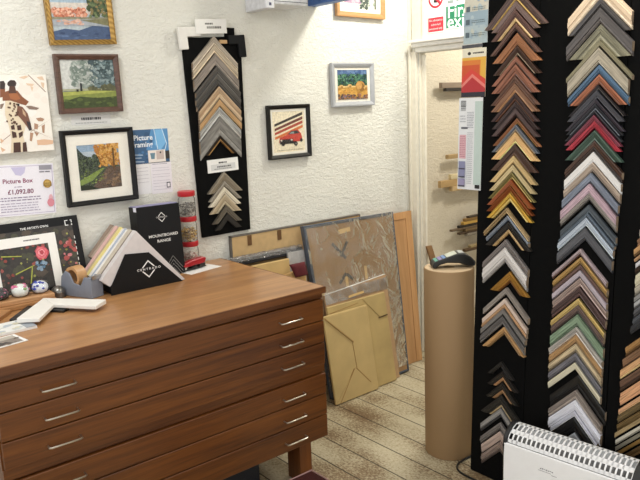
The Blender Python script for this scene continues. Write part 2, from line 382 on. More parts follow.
c3 = [
   (-0.9305, 1.1718, 0.0297, 'ivory', 'e6dccb', 'v', 0.1, ''),
   (-0.9343, 1.1395, 0.027, 'nut brown', '8c6a52', 'v', 0.1, ''),
   (-0.945, 1.1067, 0.0289, 'honey pine', 'c79a66', 'v', 0.1, ''),
   (-0.9413, 1.0765, 0.0137, 'light tan', 'c8a079', 'v', 0.1, ''),
   (-0.9371, 1.0621, 0.0157, 'bright white', 'e4e2e4', 'v', 0.1, ''),
   (-0.9359, 1.0444, 0.0173, 'brown black', '33241f', 'v', 0.1, ''),
   (-0.9346, 1.0243, 0.0384, 'buttermilk', 'd6cfb4', 'v', 0.1, ''),
   (-0.9339, 0.9836, 0.0296, 'oatmeal', 'b0a898', 'v', 0.1, ''),
   (-0.9338, 0.9519, 0.0163, 'grey stone', '8b8a88', 'v', 0.1, ''),
   (-0.9326, 0.934, 0.0228, 'light silver', 'b4b6b8', 'v', 0.1, ''),
   (-0.933, 0.9091, 0.0262, 'lead grey', '55565a', 'v', 0.1, ''),
   (-0.934, 0.8803, 0.0226, 'blue black', '4a4e55', 'v', 0.1, ''),
   (-0.9397, 0.8544, 0.0273, 'midnight', '2a2c31', 'v', 0.1, ''),
   (-0.9495, 0.782, 0.0377, 'golden oak', 'c09460', 'v', 0.1, ''),
   (-0.9573, 0.7391, 0.0354, 'dull brown', '806048', 'v', 0.1, ''),
   (-0.9632, 0.6992, 0.034, 'peach tan', 'd8a878', 'v', 0.1, ''),
   (-0.9609, 0.6639, 0.0401, 'walnut', '6c5040', 'v', 0.1, ''),
   (-0.9582, 0.6213, 0.0446, 'salmon oak', 'd4a078', 'v', 0.1, ''),
   (-0.9602, 0.5646, 0.0242, 'apricot', 'd0a07a', 'v', 0.1, ''),
   (-0.9628, 0.5402, 0.0277, 'olive brown', '6e5c3c', 'v', 0.1, ''),
   (-0.9626, 0.5096, 0.0272, 'bronze', '7a6440', 'v', 0.1, ''),
   (-0.9692, 0.477, 0.0222, 'sand', 'a89068', 'v', 0.1, ''),
   (-0.9648, 0.4541, 0.0216, 'pearl cream', 'cfc8b8', 'v', 0.1, ''),
   (-0.9622, 0.4312, 0.0181, 'beaded silver', '9a9484', 'v', 0.1, ''),
   (-0.9593, 0.4119, 0.0205, 'old gold', '967440', 'v', 0.1, ''),
   (-0.955, 0.3908, 0.0276, 'dark oak', '5a4428', 'v', 0.1, ''),
]
l1 = [
   (1.7258, 1.812, 0.0368, 'driftwood', 'ada191', 'v', 0.118, ''),
   (1.7248, 1.7741, 0.0348, 'pale sand', 'b5a690', 'v', 0.118, ''),
   (1.7272, 1.7372, 0.0525, 'taupe grey', '877d74', 'v', 0.118, '9a8f84'),
   (1.7322, 1.6826, 0.0313, 'smoke grey', '5c5854', 'v', 0.118, ''),
   (1.731, 1.6496, 0.0287, 'pewter', '6f6c68', 'v', 0.118, ''),
   (1.7306, 1.6193, 0.0243, 'charcoal', '4c4946', 'v', 0.115, ''),
   (1.7353, 1.5932, 0.0311, 'light walnut', 'b99d7e', 'v', 0.112, ''),
   (1.7348, 1.5604, 0.0239, 'bleached pine', 'dcc3a2', 'v', 0.112, ''),
   (1.7342, 1.5348, 0.0318, 'honey oak', 'b99468', 'v', 0.112, ''),
   (1.7302, 1.5007, 0.0415, 'whitewashed silver', 'b9b9b6', 'v', 0.11, ''),
   (1.7283, 1.4569, 0.0823, 'stone grey', '7c7974', 'v', 0.11, ''),
   (1.7263, 1.3714, 0.0227, 'gilt-edged black', '3a3028', 'h', 0.085, 'b08850'),
]
l2 = [
   (1.7333, 1.203, 0.0382, 'brown taupe', '8a806f', 'h', 0.094, ''),
   (1.7333, 1.1619, 0.0253, 'beige grey', 'a0988a', 'h', 0.09, ''),
   (1.7292, 1.1351, 0.0332, 'ivory cream', 'd6cdb8', 'h', 0.088, ''),
   (1.7307, 1.0998, 0.0491, 'tan cream', 'bcac90', 'h', 0.086, 'd0c4a8'),
   (1.735, 1.0461, 0.0335, 'dark olive', '615a4e', 'h', 0.08, ''),
   (1.7385, 1.0092, 0.0337, 'black', '2c2926', 'h', 0.075, ''),
]
YW = 2.82          # back wall
XR = 3.02          # right (doorway) wall
# ------------------------------------------------------------------ camera (lens 39 mm, a person's eye height)
cam = bpy.data.cameras.new('camera'); cam.lens = 700 / 640 * 36; cam.sensor_width = 36; cam.clip_start = .05
co = bpy.data.objects.new('camera', cam); COL.objects.link(co); SC.camera = co
yaw, pitch, roll = R(39.4), R(11.04), R(-2.19)
fw = Vector((math.sin(yaw)*math.cos(pitch), math.cos(yaw)*math.cos(pitch), -math.sin(pitch)))
rt = Vector((math.cos(yaw), -math.sin(yaw), 0)); up = rt.cross(fw)
r2 = rt*math.cos(roll) + up*math.sin(roll); u2 = -rt*math.sin(roll) + up*math.cos(roll)
mw = Matrix((r2, u2, -fw)).transposed().to_4x4(); mw.translation = (0, 0, 1.5); co.matrix_world = mw

SC.view_settings.view_transform = 'Standard'; SC.view_settings.look = 'None'; SC.view_settings.gamma = 1
SC.view_settings.use_curve_mapping = False; SC.view_settings.exposure = 0.08

# ------------------------------------------------------------------ light: daylight from the shop front, unseen overhead lamps, the left one added
w = bpy.data.worlds.new('daylight'); SC.world = w; w.use_nodes = True
w.node_tree.nodes['Background'].inputs['Color'].default_value = (.97, .985, 1.0, 1); w.node_tree.nodes['Background'].inputs['Strength'].default_value = 1.2
def area(name, loc, rot, sx, sy, power, col=(1, 1, 1)):
    l = bpy.data.lights.new(name, 'AREA'); l.shape = 'RECTANGLE'; l.size = sx; l.size_y = sy; l.energy = power; l.color = col
    o = bpy.data.objects.new(name, l); COL.objects.link(o); o.location = loc; o.rotation_euler = rot; return o
area('unseen_overhead_lamp', (2.68, 2.22, 2.42), (R(14), 0, 0), .16, .16, 11.5, (1, .985, .90))
area('unseen_overhead_lamp', (2.0, 1.1, 2.42), (0, 0, 0), .6, .3, 9, (1, .97, .9))
area('unseen_overhead_lamp', (.35, 1.9, 2.42), (R(18), R(-6), 0), .5, .3, 14.5, (.98, .99, 1))  # added lamp, no fixture seen; brightens the left of the back wall
area('back_room_lamp', (3.9, 2.2, 2.35), (R(25), 0, 0), .5, .3, 18, (1, .96, .87))

# ------------------------------------------------------------------ the setting
PL = plaster('rough_cream_plaster', 'e8e6dc'); PL2 = plaster('rough_cream_plaster_back_room', 'ddd3be')
def floor_mat():
    m, nt, b = base('worn_whitewashed_boards'); N, L = nt.nodes.new, nt.links.new
    tc = N('ShaderNodeTexCoord'); sx = N('ShaderNodeSeparateXYZ'); L(tc.outputs['Object'], sx.inputs[0])
    dv = N('ShaderNodeMath'); dv.operation = 'DIVIDE'; dv.inputs[1].default_value = .134; L(sx.outputs['X'], dv.inputs[0])
    fr = N('ShaderNodeMath'); fr.operation = 'FRACT'; L(dv.outputs[0], fr.inputs[0])
    d1 = N('ShaderNodeMath'); d1.operation = 'SUBTRACT'; d1.inputs[1].default_value = .5; L(fr.outputs[0], d1.inputs[0])
    d2 = N('ShaderNodeMath'); d2.operation = 'ABSOLUTE'; L(d1.outputs[0], d2.inputs[0])
    gap = N('ShaderNodeMapRange'); gap.inputs['From Min'].default_value = .472; gap.inputs['From Max'].default_value = .49; L(d2.outputs[0], gap.inputs['Value'])
    mp = N('ShaderNodeMapping'); mp.inputs['Scale'].default_value = (1.6, .8, 1); L(tc.outputs['Object'], mp.inputs['Vector'])
    big = N('ShaderNodeTexNoise'); big.inputs['Scale'].default_value = 3.4; big.inputs['Detail'].default_value = 3; L(mp.outputs[0], big.inputs['Vector'])
    fine = N('ShaderNodeTexNoise'); fine.inputs['Scale'].default_value = 85; fine.inputs['Detail'].default_value = 6; fine.inputs['Roughness'].default_value = .7; L(mp.outputs[0], fine.inputs['Vector'])
    ad = N('ShaderNodeMix'); ad.inputs['Factor'].default_value = .56; L(big.outputs['Fac'], ad.inputs['A']); L(fine.outputs['Fac'], ad.inputs['B'])
    wr = N('ShaderNodeValToRGB'); e = wr.color_ramp.elements
    e[0].position = .42; e[0].color = lin('c6bca0'); e[1].position = .66; e[1].color = lin('684c32')
    k = e.new(.505); k.color = lin('aea184'); k = e.new(.56); k.color = lin('836f52')
    L(ad.outputs['Result'], wr.inputs['Fac'])
    mx = N('ShaderNodeMix'); mx.data_type = 'RGBA'; mx.inputs['B'].default_value = lin('2e2418'); L(gap.outputs[0], mx.inputs['Factor']); L(wr.outputs['Color'], mx.inputs['A'])
    L(mx.outputs['Result'], b.inputs['Base Color'])
    b.inputs['Roughness'].default_value = .6
    bp = N('ShaderNodeBump'); bp.inputs['Strength'].default_value = .5; bp.inputs['Distance'].default_value = .004; bp.invert = True
    a2 = N('ShaderNodeMath'); a2.operation = 'ADD'; L(gap.outputs[0], a2.inputs[0]); L(ad.outputs['Result'], a2.inputs[1])
    L(a2.outputs[0], bp.inputs['Height']); L(bp.outputs['Normal'], b.inputs['Normal'])
    return m
struct('floor', MB().box((-1.5, -1.2, -.05), (4.9, 3.25, 0)), floor_mat())
struct('wall_back', MB().box((-1.5, YW, 0), (XR + .05, YW + .1, 2.45)), PL)
struct('wall_right', MB().box((XR, 2.745, 0), (XR + .05, YW, 2.45)).box((XR, 1.9, 1.755), (XR + .05, 2.745, 2.45)).box((XR, -1.2, 0), (XR + .05, 1.9, 2.45)), PL)
struct('wall_rear', MB().box((XR + .05, 3.1, 0), (4.9, 3.2, 2.45)), PL2)
struct('wall_far', MB().box((4.8, -1.2, 0), (4.9, 3.1, 2.45)), PL2)
struct('ceiling', MB().box((-1.5, -1.2, 2.45), (4.9, 3.2, 2.5)), mat('efece4', .9))
CREAM = mat('efe8d6', .45, var=.02, bump=.05)
struct('trim_1', MB().box((XR - .02, 2.75, 0), (XR, 2.80, 1.765)).box((XR - .028, 2.785, 0), (XR - .02, 2.80, 1.80)), CREAM, bevel=.003)
struct('trim_2', MB().box((XR - .012, 2.80, 0), (XR, YW, 2.45)), CREAM)
struct('trim_3', MB().box((XR, 2.738, 0), (XR + .05, 2.7449, 1.755)).box((XR + .015, 2.715, 0), (XR + .03, 2.738, 1.745)), CREAM, bevel=.002)
struct('trim_4', MB().hexa([(XR-.02,2.755,1.757),(XR-.02,1.85,1.757),(XR-.02,1.85,1.785),(XR-.02,2.755,1.785)], [(XR,2.755,1.757),(XR,1.85,1.757),(XR,1.85,1.785),(XR,2.755,1.785)])
       .box((XR - .045, 1.85, 1.785), (XR, 2.762, 1.806)).box((XR - .06, 1.85, 1.806), (XR, 2.770, 1.822)), mat('f1eee6', .45, var=.02), bevel=.004)
struct('trim_5', MB().box((XR - .01, 1.85, 1.822), (XR, 2.785, 2.45)), mat('efe6cf', .5, var=.02))
struct('trim_6', MB().box((XR - .022, 2.675, 1.822), (XR - .01, 2.70, 2.45)), CREAM, bevel=.003)
struct('baseboard_right', MB().box((XR + .05, 3.085, 0), (4.8, 3.1, .12)), CREAM, bevel=.003)

# ------------------------------------------------------------------ plan chest
WF = wood('chest_front_wood', '3e1c06', '804a18', 'x', .38, 1., contrast=.8)
WT = wood('chest_top_wood', '8c6240', 'c4925f', 'x', .30, 1.2, contrast=.8)  # lighter than the front; daylight glare is put into this colour
WD = wood('chest_dark_wood', '3a1d0e', '5e3519', 'x', .45)
chest = thing('plan_chest', 'brown wooden plan chest with six shallow drawers along the back wall', 'plan chest', (1.0725, 2.05, 0))
cw = .6125
def local(x): return x - 1.0725
MB().box((-cw-.006, -.008, .7725), (cw+.002, .752, .80)).build('top', WT, chest, bevel=.002)
MB().box((-cw-.012, -.014, .772), (cw+.008, -.0082, .7992)).box((cw+.0022, -.0081, .772), (cw+.008, .752, .7992)).build('top_shaded_edge', wood('chest_shaded_edge_wood', '4a260e', '7c4a20', 'x', .4), chest, bevel=.0015)  # darker strips along the top's edges; shade put into the wood colour
cb = MB().box((-cw+.004, .012, .17), (cw-.004, .745, .445)).box((-cw, .012, .449), (cw, .745, .772)).box((-cw, .002, .752), (cw, .012, .7715)).box((-cw, .004, .447), (cw, .012, .481)).box((-cw+.004, .006, .4455), (cw-.004, .012, .4465))
cb.build('carcass', WF, chest, bevel=.003)
STEEL = mat('c9c2b4', .28, 1., var=.03)
for a, b in ((.6635, .7495), (.5735, .6605), (.483, .5705), (.3585, .4435), (.270, .3555), (.174, .267)):
    dr = MB().box((-cw+.004, -.008, a), (cw-.004, .0115, b)).build('drawer', WF, chest, bevel=.003)
    zc = (a + b)/2 - .001
    for hx in (-.434, .441):
        h = .05
        MB().tube([(hx-h, -.009, zc-.004), (hx-h, -.026, zc-.006), (hx-h+.006, -.030, zc-.006), (hx+h-.006, -.030, zc-.006), (hx+h, -.026, zc-.006), (hx+h, -.009, zc-.004)], .0029, 8).build('handle', STEEL, dr, smooth=True)
for lx, ly in ((-cw+.075, .015), (cw-.135, .015), (-cw+.075, .64), (cw-.135, .64)):
    MB().box((lx, ly, 0), (lx+.06, ly+.085, .17)).build('leg', wood('chest_leg_wood%d' % len(bpy.data.materials), '3e1c06', '7a4416', 'z', .4), chest, bevel=.003)

# dark box under the chest, red stool in front
single(MB().box((-.16, 0, 0), (.16, .2, .115)).build('storage_box', mat('14161f', .5), bevel=.004), 'dark navy box on the floor underneath the plan chest', 'box', (1.27, 2.18, 0))
st = thing('footstool', 'low maroon padded footstool in front of the plan chest leg', 'footstool', (1.250, 1.668, 0), (0, 0, R(0)))
MB().box((-.15, -.13, .17), (.15, .13, .20)).build('seat_frame', mat('b08c84', .5), st, bevel=.006)
MB().box((-.147, -.127, .2003), (.147, .127, .232)).build('cushion', mat('36100f', .7, bump=.3, spec=.2), st, bevel=.012, seg=3)
MB().tube([(-.145, -.125, .2305), (.145, -.125, .2305), (.145, .125, .2305), (-.145, .125, .2305), (-.145, -.125, .2305)], .0028, 6).build('piping', mat('a07c78', .5), st)
for lx in (-.13, .13):
    for ly in (-.11, .11): MB().lathe([(.012, 0), (.018, .1695)], (lx, ly, 0), 12).build('leg', WD, st, smooth=True)

# ------------------------------------------------------------------ pictures on the back wall
def frame_mesh(W, H, fwid, d, prof=None):
    """four mitred sides with a stepped profile; origin at bottom centre, back on y=0"""
    prof = prof or [(0, 0), (0, d), (.3, d*1.05), (.75, d*.8), (1, d*.62), (1, 0)]
    mb = MB(); c = [(-W/2, 0, 1, 1), (W/2, 0, -1, 1), (W/2, H, -1, -1), (-W/2, H, 1, -1)]
    for k in range(4):
        A_, B_ = c[k], c[(k+1) % 4]; n = len(prof); vs = []
        for cx, cz, sx, sz in (A_, B_):
            for t, dd in prof: vs.append((cx + sx*t*fwid, -dd, cz + sz*t*fwid))
        mb.add(vs, [(i, (i+1) % n, (i+1) % n + n, i+n) for i in range(n)])
    return mb
def framed(label, X, Z, W, H, fwid, fm, picfn, ang=0., d=.022, mountw=0, mountcol='f2ede0', glass=True, name='framed_picture', mshape=None):
    t = thing(name, label, 'picture', (X, YW - .006, Z), (R(0), R(-ang), 0))
    frame_mesh(W, H, fwid, d).build('frame', fm, t)
    iw, ih = W - 2*fwid, H - 2*fwid
    MB().box((-iw/2-.004, -.006, fwid-.004), (iw/2+.004, -.001, H-fwid+.004)).build('backing', mat('b89a70', .8), t)
    z0 = fwid; ax = 0
    if mountw:
        ml, mr, mb_, mt = mountw
        m = MB(); y0, y1 = -.0085, -.0062
        m.box((-iw/2, y0, fwid), (-iw/2+ml, y1, H-fwid)).box((iw/2-mr, y0, fwid), (iw/2, y1, H-fwid)).box((-iw/2+ml, y0, fwid), (iw/2-mr, y1, fwid+mb_)).box((-iw/2+ml, y0, H-fwid-mt), (iw/2-mr, y1, H-fwid))
        m.build('mount', mat(mountcol, .8, var=.01), t)
        iw, ih, z0, ax = iw-ml-mr, ih-mb_-mt, fwid+mb_, (ml-mr)/2
    p = Pic(iw, ih); picfn(p); o = p.build('picture', PAINT, t); o.location = (ax, -.0065, z0)
    if glass:
        MB().box((-W/2+fwid-.002, -.0115, fwid-.002), (W/2-fwid+.002, -.0100, H-fwid+.002)).build('glass', GLASS, t)
    return t

def lake(p):
    p.rect('b9c3c6', 0, 0, 1, 1); p.rect('d8cfc4', 0, .55, 1, .8); p.rect('a8bccb', 0, .8, 1, 1)
    p.dots(['d98a68', 'c97a5e', 'e0a184'], 16, .05, .5, .6, .66, .045, 1.2); p.dots(['4a5a3c', '5c6c48'], 16, .68, .5, 1, .85, .06, 1.4)
    p.rect('8d8a72', .0, .44, 1, .49)
    p.rect('a5aab0', 0, .3, 1, .44); p.dots(['cf9c86', 'd8b4a2'], 10, .1, .33, .55, .43, .05, .5); p.poly('7d7a58', [(.5, .42), (1, .46), (1, .3)])
    p.dots(['e8ae92', 'b86a50', 'd8866a', 'f0c0a6'], 26, .06, .5, .58, .68, .022, 1.2); p.dots(['3c4a32', '6c7a52', '86784e'], 20, .66, .5, 1, .88, .028, 1.3)
    p.rect('46597a', 0, 0, 1, .18); p.poly('46597a', [(0, .18), (.2, .24), (.45, .2), (.7, .3), (1, .27), (1, .18)]); p.dots(['5a6f92', '34466a'], 8, 0, .02, 1, .16, .06, .4)
def park(p):
    p.rect('bfc3bf', 0, 0, 1, 1); p.rect('cfd0ca', 0, .4, .45, 1)
    p.dots(['8a958c', '9aa49a', '7a877d'], 24, .22, .45, .75, .95, .07); p.dots(['4f6266', '455558', '5e7072'], 34, .58, .4, 1, .98, .08)
    p.dots(['a4aca4', '76857c', 'b4bab2'], 40, .24, .46, .66, .92, .026); p.dots(['5a6e70', '3a4a4c', '6e8284', '8a9a9a'], 40, .6, .42, 1, .96, .03)
    p.rect('a9a98a', 0, .36, 1, .4); p.dots(['6b6a4a', '57583e'], 16, .5, .34, 1, .46, .05)
    p.poly('828c44', [(0, 0), (1, 0), (1, .34), (.5, .36), (0, .34)]); p.poly('a9ad58', [(0, .26), (.7, .3), (1, .33), (.5, .35), (0, .34)])
    p.poly('3f4a26', [(0, 0), (1, 0), (1, .22), (.6, .2), (.3, .24), (0, .14)]); p.dots(['36421e', '566430'], 16, 0, .02, 1, .2, .05, .5)
    p.poly('2b2f30', [(.32, .35), (.36, .35), (.36, .5), (.345, .53), (.325, .5)]); p.poly('33302c', [(.25, .34), (.29, .34), (.29, .39), (.25, .39)])
def autumn(p):
    p.rect('8fa7bd', 0, 0, 1, 1); p.rect('b4c0c8', 0, .6, .5, .85)
    p.dots(['c98a32', 'd9a04a', 'b87826', 'e0b060'], 26, .45, .5, 1, 1, .075); p.poly('2f3a2a', [(0, .35), (0, .95), (.15, .78), (.35, .68), (.6, .55), (.6, .45)])
    p.dots(['26301f', '3a4630'], 24, 0, .42, .5, .72, .06); p.poly('39442a', [(0, 0), (1, 0), (1, .5), (.6, .5), (0, .36)])
    p.poly('7f9440', [(0, .22), (.55, .46), (.62, .46), (.3, .2), (0, .1)]); p.poly('5c4634', [(.25, 0), (1, 0), (1, .46), (.7, .48)]); p.dots(['8a6b4a', '43341f', '6f5538'], 12, .5, .03, 1, .42, .05, .6)
    p.dots(['e6b860', 'c48428', 'a86e20', 'dca850'], 40, .48, .5, 1, 1, .028); p.dots(['1c2418', '46523a', '5a6646'], 26, 0, .45, .5, .72, .025); p.dots(['96a84e', '6c7c3a'], 16, .05, .14, .55, .42, .025, .5)
    p.poly('6a4a26', [(.82, .4), (.86, .4), (.87, .9), (.83, .9)]); p.poly('222a1a', [(0, 0), (.45, 0), (.2, .1), (0, .12)])
def car(p):
    p.rect('ece0c4', 0, 0, 1, 1)
    for c, o in (('3a332f', .0), ('6e3830', .11), ('b04a36', .21), ('d2763e', .32)):
        p.poly(c, [(.06, .70 - o), (.06, .64 - o + .0), (.95, .90 - o), (.95, .97 - o)])
    p.poly('c8493c', [(.18, .24), (.2, .36), (.42, .42), (.55, .52), (.78, .54), (.88, .44), (.92, .32), (.86, .24)]); p.poly('a83a30', [(.2, .26), (.22, .33), (.62, .33), (.66, .24)])
    p.poly('3d3a3a', [(.46, .43), (.57, .505), (.76, .52), (.84, .44)]); p.poly('8a9a9a', [(.5, .44), (.58, .49), (.66, .49), (.66, .44)])
    p.rect('2e2a2a', .2, .25, .62, .31); p.blob('d8d0c0', .25, .29, .03, .022); p.blob('d8d0c0', .57, .29, .03, .022)
    p.blob('222020', .3, .2, .055, .045); p.blob('222020', .7, .19, .06, .055); p.blob('222020', .88, .27, .04, .05); p.blob('8a8680', .7, .19, .03, .027); p.rect('262222', .2, .2, .72, .25)
    p.bars('8a8070', [.04], .012, .1, .9, 3)
def field(p):
    p.rect('4d6a96', 0, 0, 1, 1); p.dots(['3d5a8a', '6a86ae'], 10, 0, .85, 1, 1, .07)
    p.dots(['2f5a44', '3c6a50', '26483a', '4a7a5e'], 26, 0, .5, 1, .82, .075); p.rect('35573f', 0, .45, 1, .56)
    p.dots(['5a8a6a', '1e3a30', '6a9a78', '2a4a5a'], 30, 0, .52, 1, .84, .03)
    p.rect('d2a04e', 0, 0, 1, .46); p.dots(['e0b468', 'b8863a', 'c99648'], 18, 0, .2, 1, .44, .05, .5); p.poly('e6c483', [(0, .4), (1, .42), (1, .46), (0, .46)])
    p.dots(['6d5a52', '8a7480', '584a48', '9a6a4a'], 26, 0, 0, 1, .16, .04)
    p.blob('b98a46', .74, .43, .16, .19, 18, .03); p.blob('8c6430', .78, .40, .1, .14, 16, .04); p.blob('c99a58', .70, .46, .1, .13, 16, .04)
    for u, v in ((.1, .44), (.38, .46), (.92, .38)): p.blob('d8b070', u, v, .07, .06, 12, .05); p.blob('a87c3c', u+.02, v-.02, .04, .035, 10, .05)
def garden(p):
    p.rect('e8e2d2', 0, 0, 1, 1); p.rect('a884a0', .06, .18, .55, .9); p.dots(['8a6a92', 'b898ac', 'c4a8b4'], 12, .06, .2, .55, .6, .06); p.dots(['5a6a5a', '8a9484', '3c4a44'], 14, .5, .06, .72, .5, .05)
    p.dots(['c8ccc0', '9aa494'], 14, .7, .1, .95, .8, .05); p.poly('4a5648', [(.9, .05), (.94, .05), (.94, .8), (.9, .8)])

def rope_gold():
    m, nt, b = base('gilt_frame'); N, L = nt.nodes.new, nt.links.new
    tc = N('ShaderNodeTexCoord'); wv = N('ShaderNodeTexWave'); wv.bands_direction = 'DIAGONAL'; wv.inputs['Scale'].default_value = 30
    L(tc.outputs['Object'], wv.inputs['Vector']); rp = N('ShaderNodeValToRGB'); rp.color_ramp.elements[0].color = lin('8c6a30'); rp.color_ramp.elements[1].color = lin('b8924e')
    L(wv.outputs['Fac'], rp.inputs['Fac']); L(rp.outputs['Color'], b.inputs['Base Color']); b.inputs['Metallic'].default_value = .55; b.inputs['Roughness'].default_value = .35
    return m
framed('gold framed painting of a pink tree by a lake, top left', 1.13, 1.763, .268, .215, .020, rope_gold(), lake, 2.2, .02, glass=False)
framed('brown framed painting of a figure in a misty park, above black frame', 1.135, 1.497, .262, .230, .021, mat('5d4338', .4, var=.15, scale=30, stretch=(1, 1, 4)), park, .5, .02, glass=False)
framed('square black framed photo of an autumn lane with wide cream mount', 1.148, 1.127, .302, .305, .019, mat('131314', .5, spec=.3), autumn, .3, .024, (.042, .045, .042, .043))
framed('black framed print of a red car with diagonal stripes', 2.133, 1.237, .262, .262, .02, mat('181615', .45, spec=.3), car, .3, .02, (.012, .012, .012, .012))
framed('small grey framed painting of hay bales in a field', 2.57, 1.479, .30, .224, .024, mat('aeb0b4', .4, var=.03), field, .4, .02, (.02, .02, .012, .012))
framed('light oak framed garden picture cut by the top edge, right of blue box', 2.64, 1.934, .345, .25, .026, wood('light_oak', 'a87848', 'c89860', 'x', .5, 2), garden, -.6, .02, (.018, .018, .014, .014))

# giraffe canvas
t = thing('canvas_print', 'white canvas print of a giraffe among brown leaves', 'canvas print', (.815, YW - .002, 1.359), (0, R(-.4), 0))
MB().box((-.15, -.022, 0), (.15, 0, .288)).build('stretcher', mat('efe9dc', .8), t)
p = Pic(.3, .288, -.0222); p.rect('f3ede2', 0, 0, 1, 1); p.dots(['f1e8dc', 'f6f2ea'], 10, .1, .05, .95, .95, .08)
def gz(x, y):
    v = 1 - y/462; pr = 45 + 9*(1-v); ul = .44 - .11*(1-v)
    return (min(1, ul + (x/6)*(1-ul)/pr), max(0, v))
def gp(col, *polys): p.group(col, [[gz(*q) for q in po] for po in polys])
def br(a, b, w_=3): return [(a[0]-w_, a[1]), (b[0]-w_, b[1]), (b[0]+w_, b[1]), (a[0]+w_, a[1])]
gp('9a7a64', br((165, 0), (270, 105)), br((180, 340), (310, 270)), br((190, 330), (320, 395)), br((0, 395), (60, 350)))
gp('e2c6aa', [(110, 15), (150, 5), (170, 10), (140, 25)], [(150, 50), (200, 55), (190, 70), (160, 62)], [(178, 68), (196, 75), (188, 100)], [(215, 15), (250, 10), (262, 35), (235, 30)], [(240, 45), (262, 50), (258, 85), (246, 70)])
gp('e0b898', [(215, 395), (260, 392), (320, 402), (315, 425), (260, 428), (220, 425)], [(0, 420), (30, 440), (10, 452)], [(0, 370), (22, 385), (4, 400)])
gp('b08a70', [(210, 262), (240, 258), (262, 268), (252, 282), (225, 280)], [(245, 310), (265, 300), (262, 355), (250, 350)], [(200, 290), (225, 300), (220, 330), (200, 325)], [(175, 345), (195, 350), (185, 400), (172, 395)], [(198, 340), (228, 352), (215, 372)])
gp('e6d5b8', [(30, 140), (110, 165), (120, 250), (150, 300), (142, 330), (132, 360), (142, 400), (158, 460), (58, 460), (64, 380), (50, 300), (28, 230)])
gp('8a5538', [(15, 100), (50, 92), (100, 92), (130, 130), (168, 160), (150, 182), (120, 172), (60, 150), (15, 150)], [(0, 80), (30, 82), (28, 125), (0, 130)])
gp('a8683f', [(50, 112), (95, 105), (118, 140), (95, 150), (60, 138)])
gp('5a3c2e', [(55, 60), (86, 64), (96, 108), (50, 105)]); gp('3a2e2a', [(45, 42), (60, 30), (85, 32), (96, 48), (90, 66), (50, 66), (42, 55)], [(0, 36), (22, 34), (31, 50), (28, 82), (0, 80)])
gp('8a7466', [(150, 185), (180, 185), (230, 200), (215, 210), (170, 205)], [(0, 170), (24, 165), (10, 195), (0, 195)])
gp('7a5240', [(100, 180), (130, 190), (160, 230), (178, 290), (186, 330), (170, 335), (150, 300), (120, 260), (95, 230)]); gp('c8a888', [(128, 200), (146, 226), (150, 250), (132, 232)])
gp('3c3232', [(152, 275), (175, 282), (184, 332), (168, 334)]); gp('1c1614', [(98, 168), (112, 172), (110, 184), (98, 180)])
gp('4a3026', [(65, 330), (90, 340), (95, 370), (70, 372)], [(105, 345), (130, 335), (130, 360), (110, 376)], [(75, 400), (116, 400), (118, 460), (75, 460)], [(130, 405), (150, 400), (157, 460), (130, 460)], [(60, 300), (80, 292), (84, 322), (64, 322)], [(96, 300), (118, 296), (124, 326), (100, 328)])
random.seed(3); gp('5a3a2a', *[[(x-4, y-5), (x+5, y-3), (x+4, y+6), (x-5, y+4)] for x, y in [(random.uniform(38, 104), random.uniform(160, 292)) for _ in range(34)]])
p.build('print', PRINT, t)

def sheet(name, label, cat, X, Z, W, H, fn, ang=0., y=None, th=.0012, rotx=0, group=None, rz=0):
    t = MB().box((-W/2, -th, 0), (W/2, 0, H)).build(name, mat('f2f0ea', .6, var=.01))
    single(t, label, cat, (X, (YW + .0003) if y is None else y, Z), (R(rotx), R(-ang), R(rz)), group)
    p = Pic(W, H, -th - .0003); fn(p); p.build('print', PRINT, t)
    return t
def cert(p):
    p.rect('efecf3', 0, 0, 1, 1); p.group('b4a8c4', [[(.02, .03), (.98, .03), (.98, .04), (.02, .04)], [(.02, .96), (.98, .96), (.98, .97), (.02, .97)], [(.975, .03), (.983, .03), (.983, .97), (.975, .97)]])
    p.poly('c9c3e0', [(.42, .95), (.62, .95), (.6, .84), (.55, .78), (.48, .8)]); p.poly('c9c3e0', [(.02, .5), (.1, .5), (.08, .2), (.02, .15)])
    p.text('8a3058', 'Picture Box', .0235, .5, .68, bold=.0004); p.text('7a2c50', '\u00a31,092.80', .0245, .53, .47, bold=.0004)
    p.bars('a090a8', [.56], .015, .45, .58, 1); p.bars('8a7c96', [.35, .3], .018, .22, .8, 4); p.bars('a89cb4', [.24, .19, .14, .09], .014, .25, .78, 5)
    p.rect('9a98a0', .8, .88, .97, .97); p.bars('6a6870', [.83], .018, .8, .97, 2)
    p.blob('b08a3c', .9, .6, .06, .085, 20, .04); p.blob('d0ac5c', .9, .6, .044, .062, 18, .02); p.text('6a4e1c', 'been', .014, .9, .61); p.text('6a4e1c', 'raised', .014, .9, .57)
    p.blob('e0909c', .93, .22, .05, .085, 16, .05); p.poly('e8b4bc', [(.9, .3), (.97, .3), (.95, .38), (.92, .38)])
sheet('certificate', 'printed thank you certificate with gold seal below the giraffe', 'certificate', .815, 1.115, .278, .198, cert, -2.2)
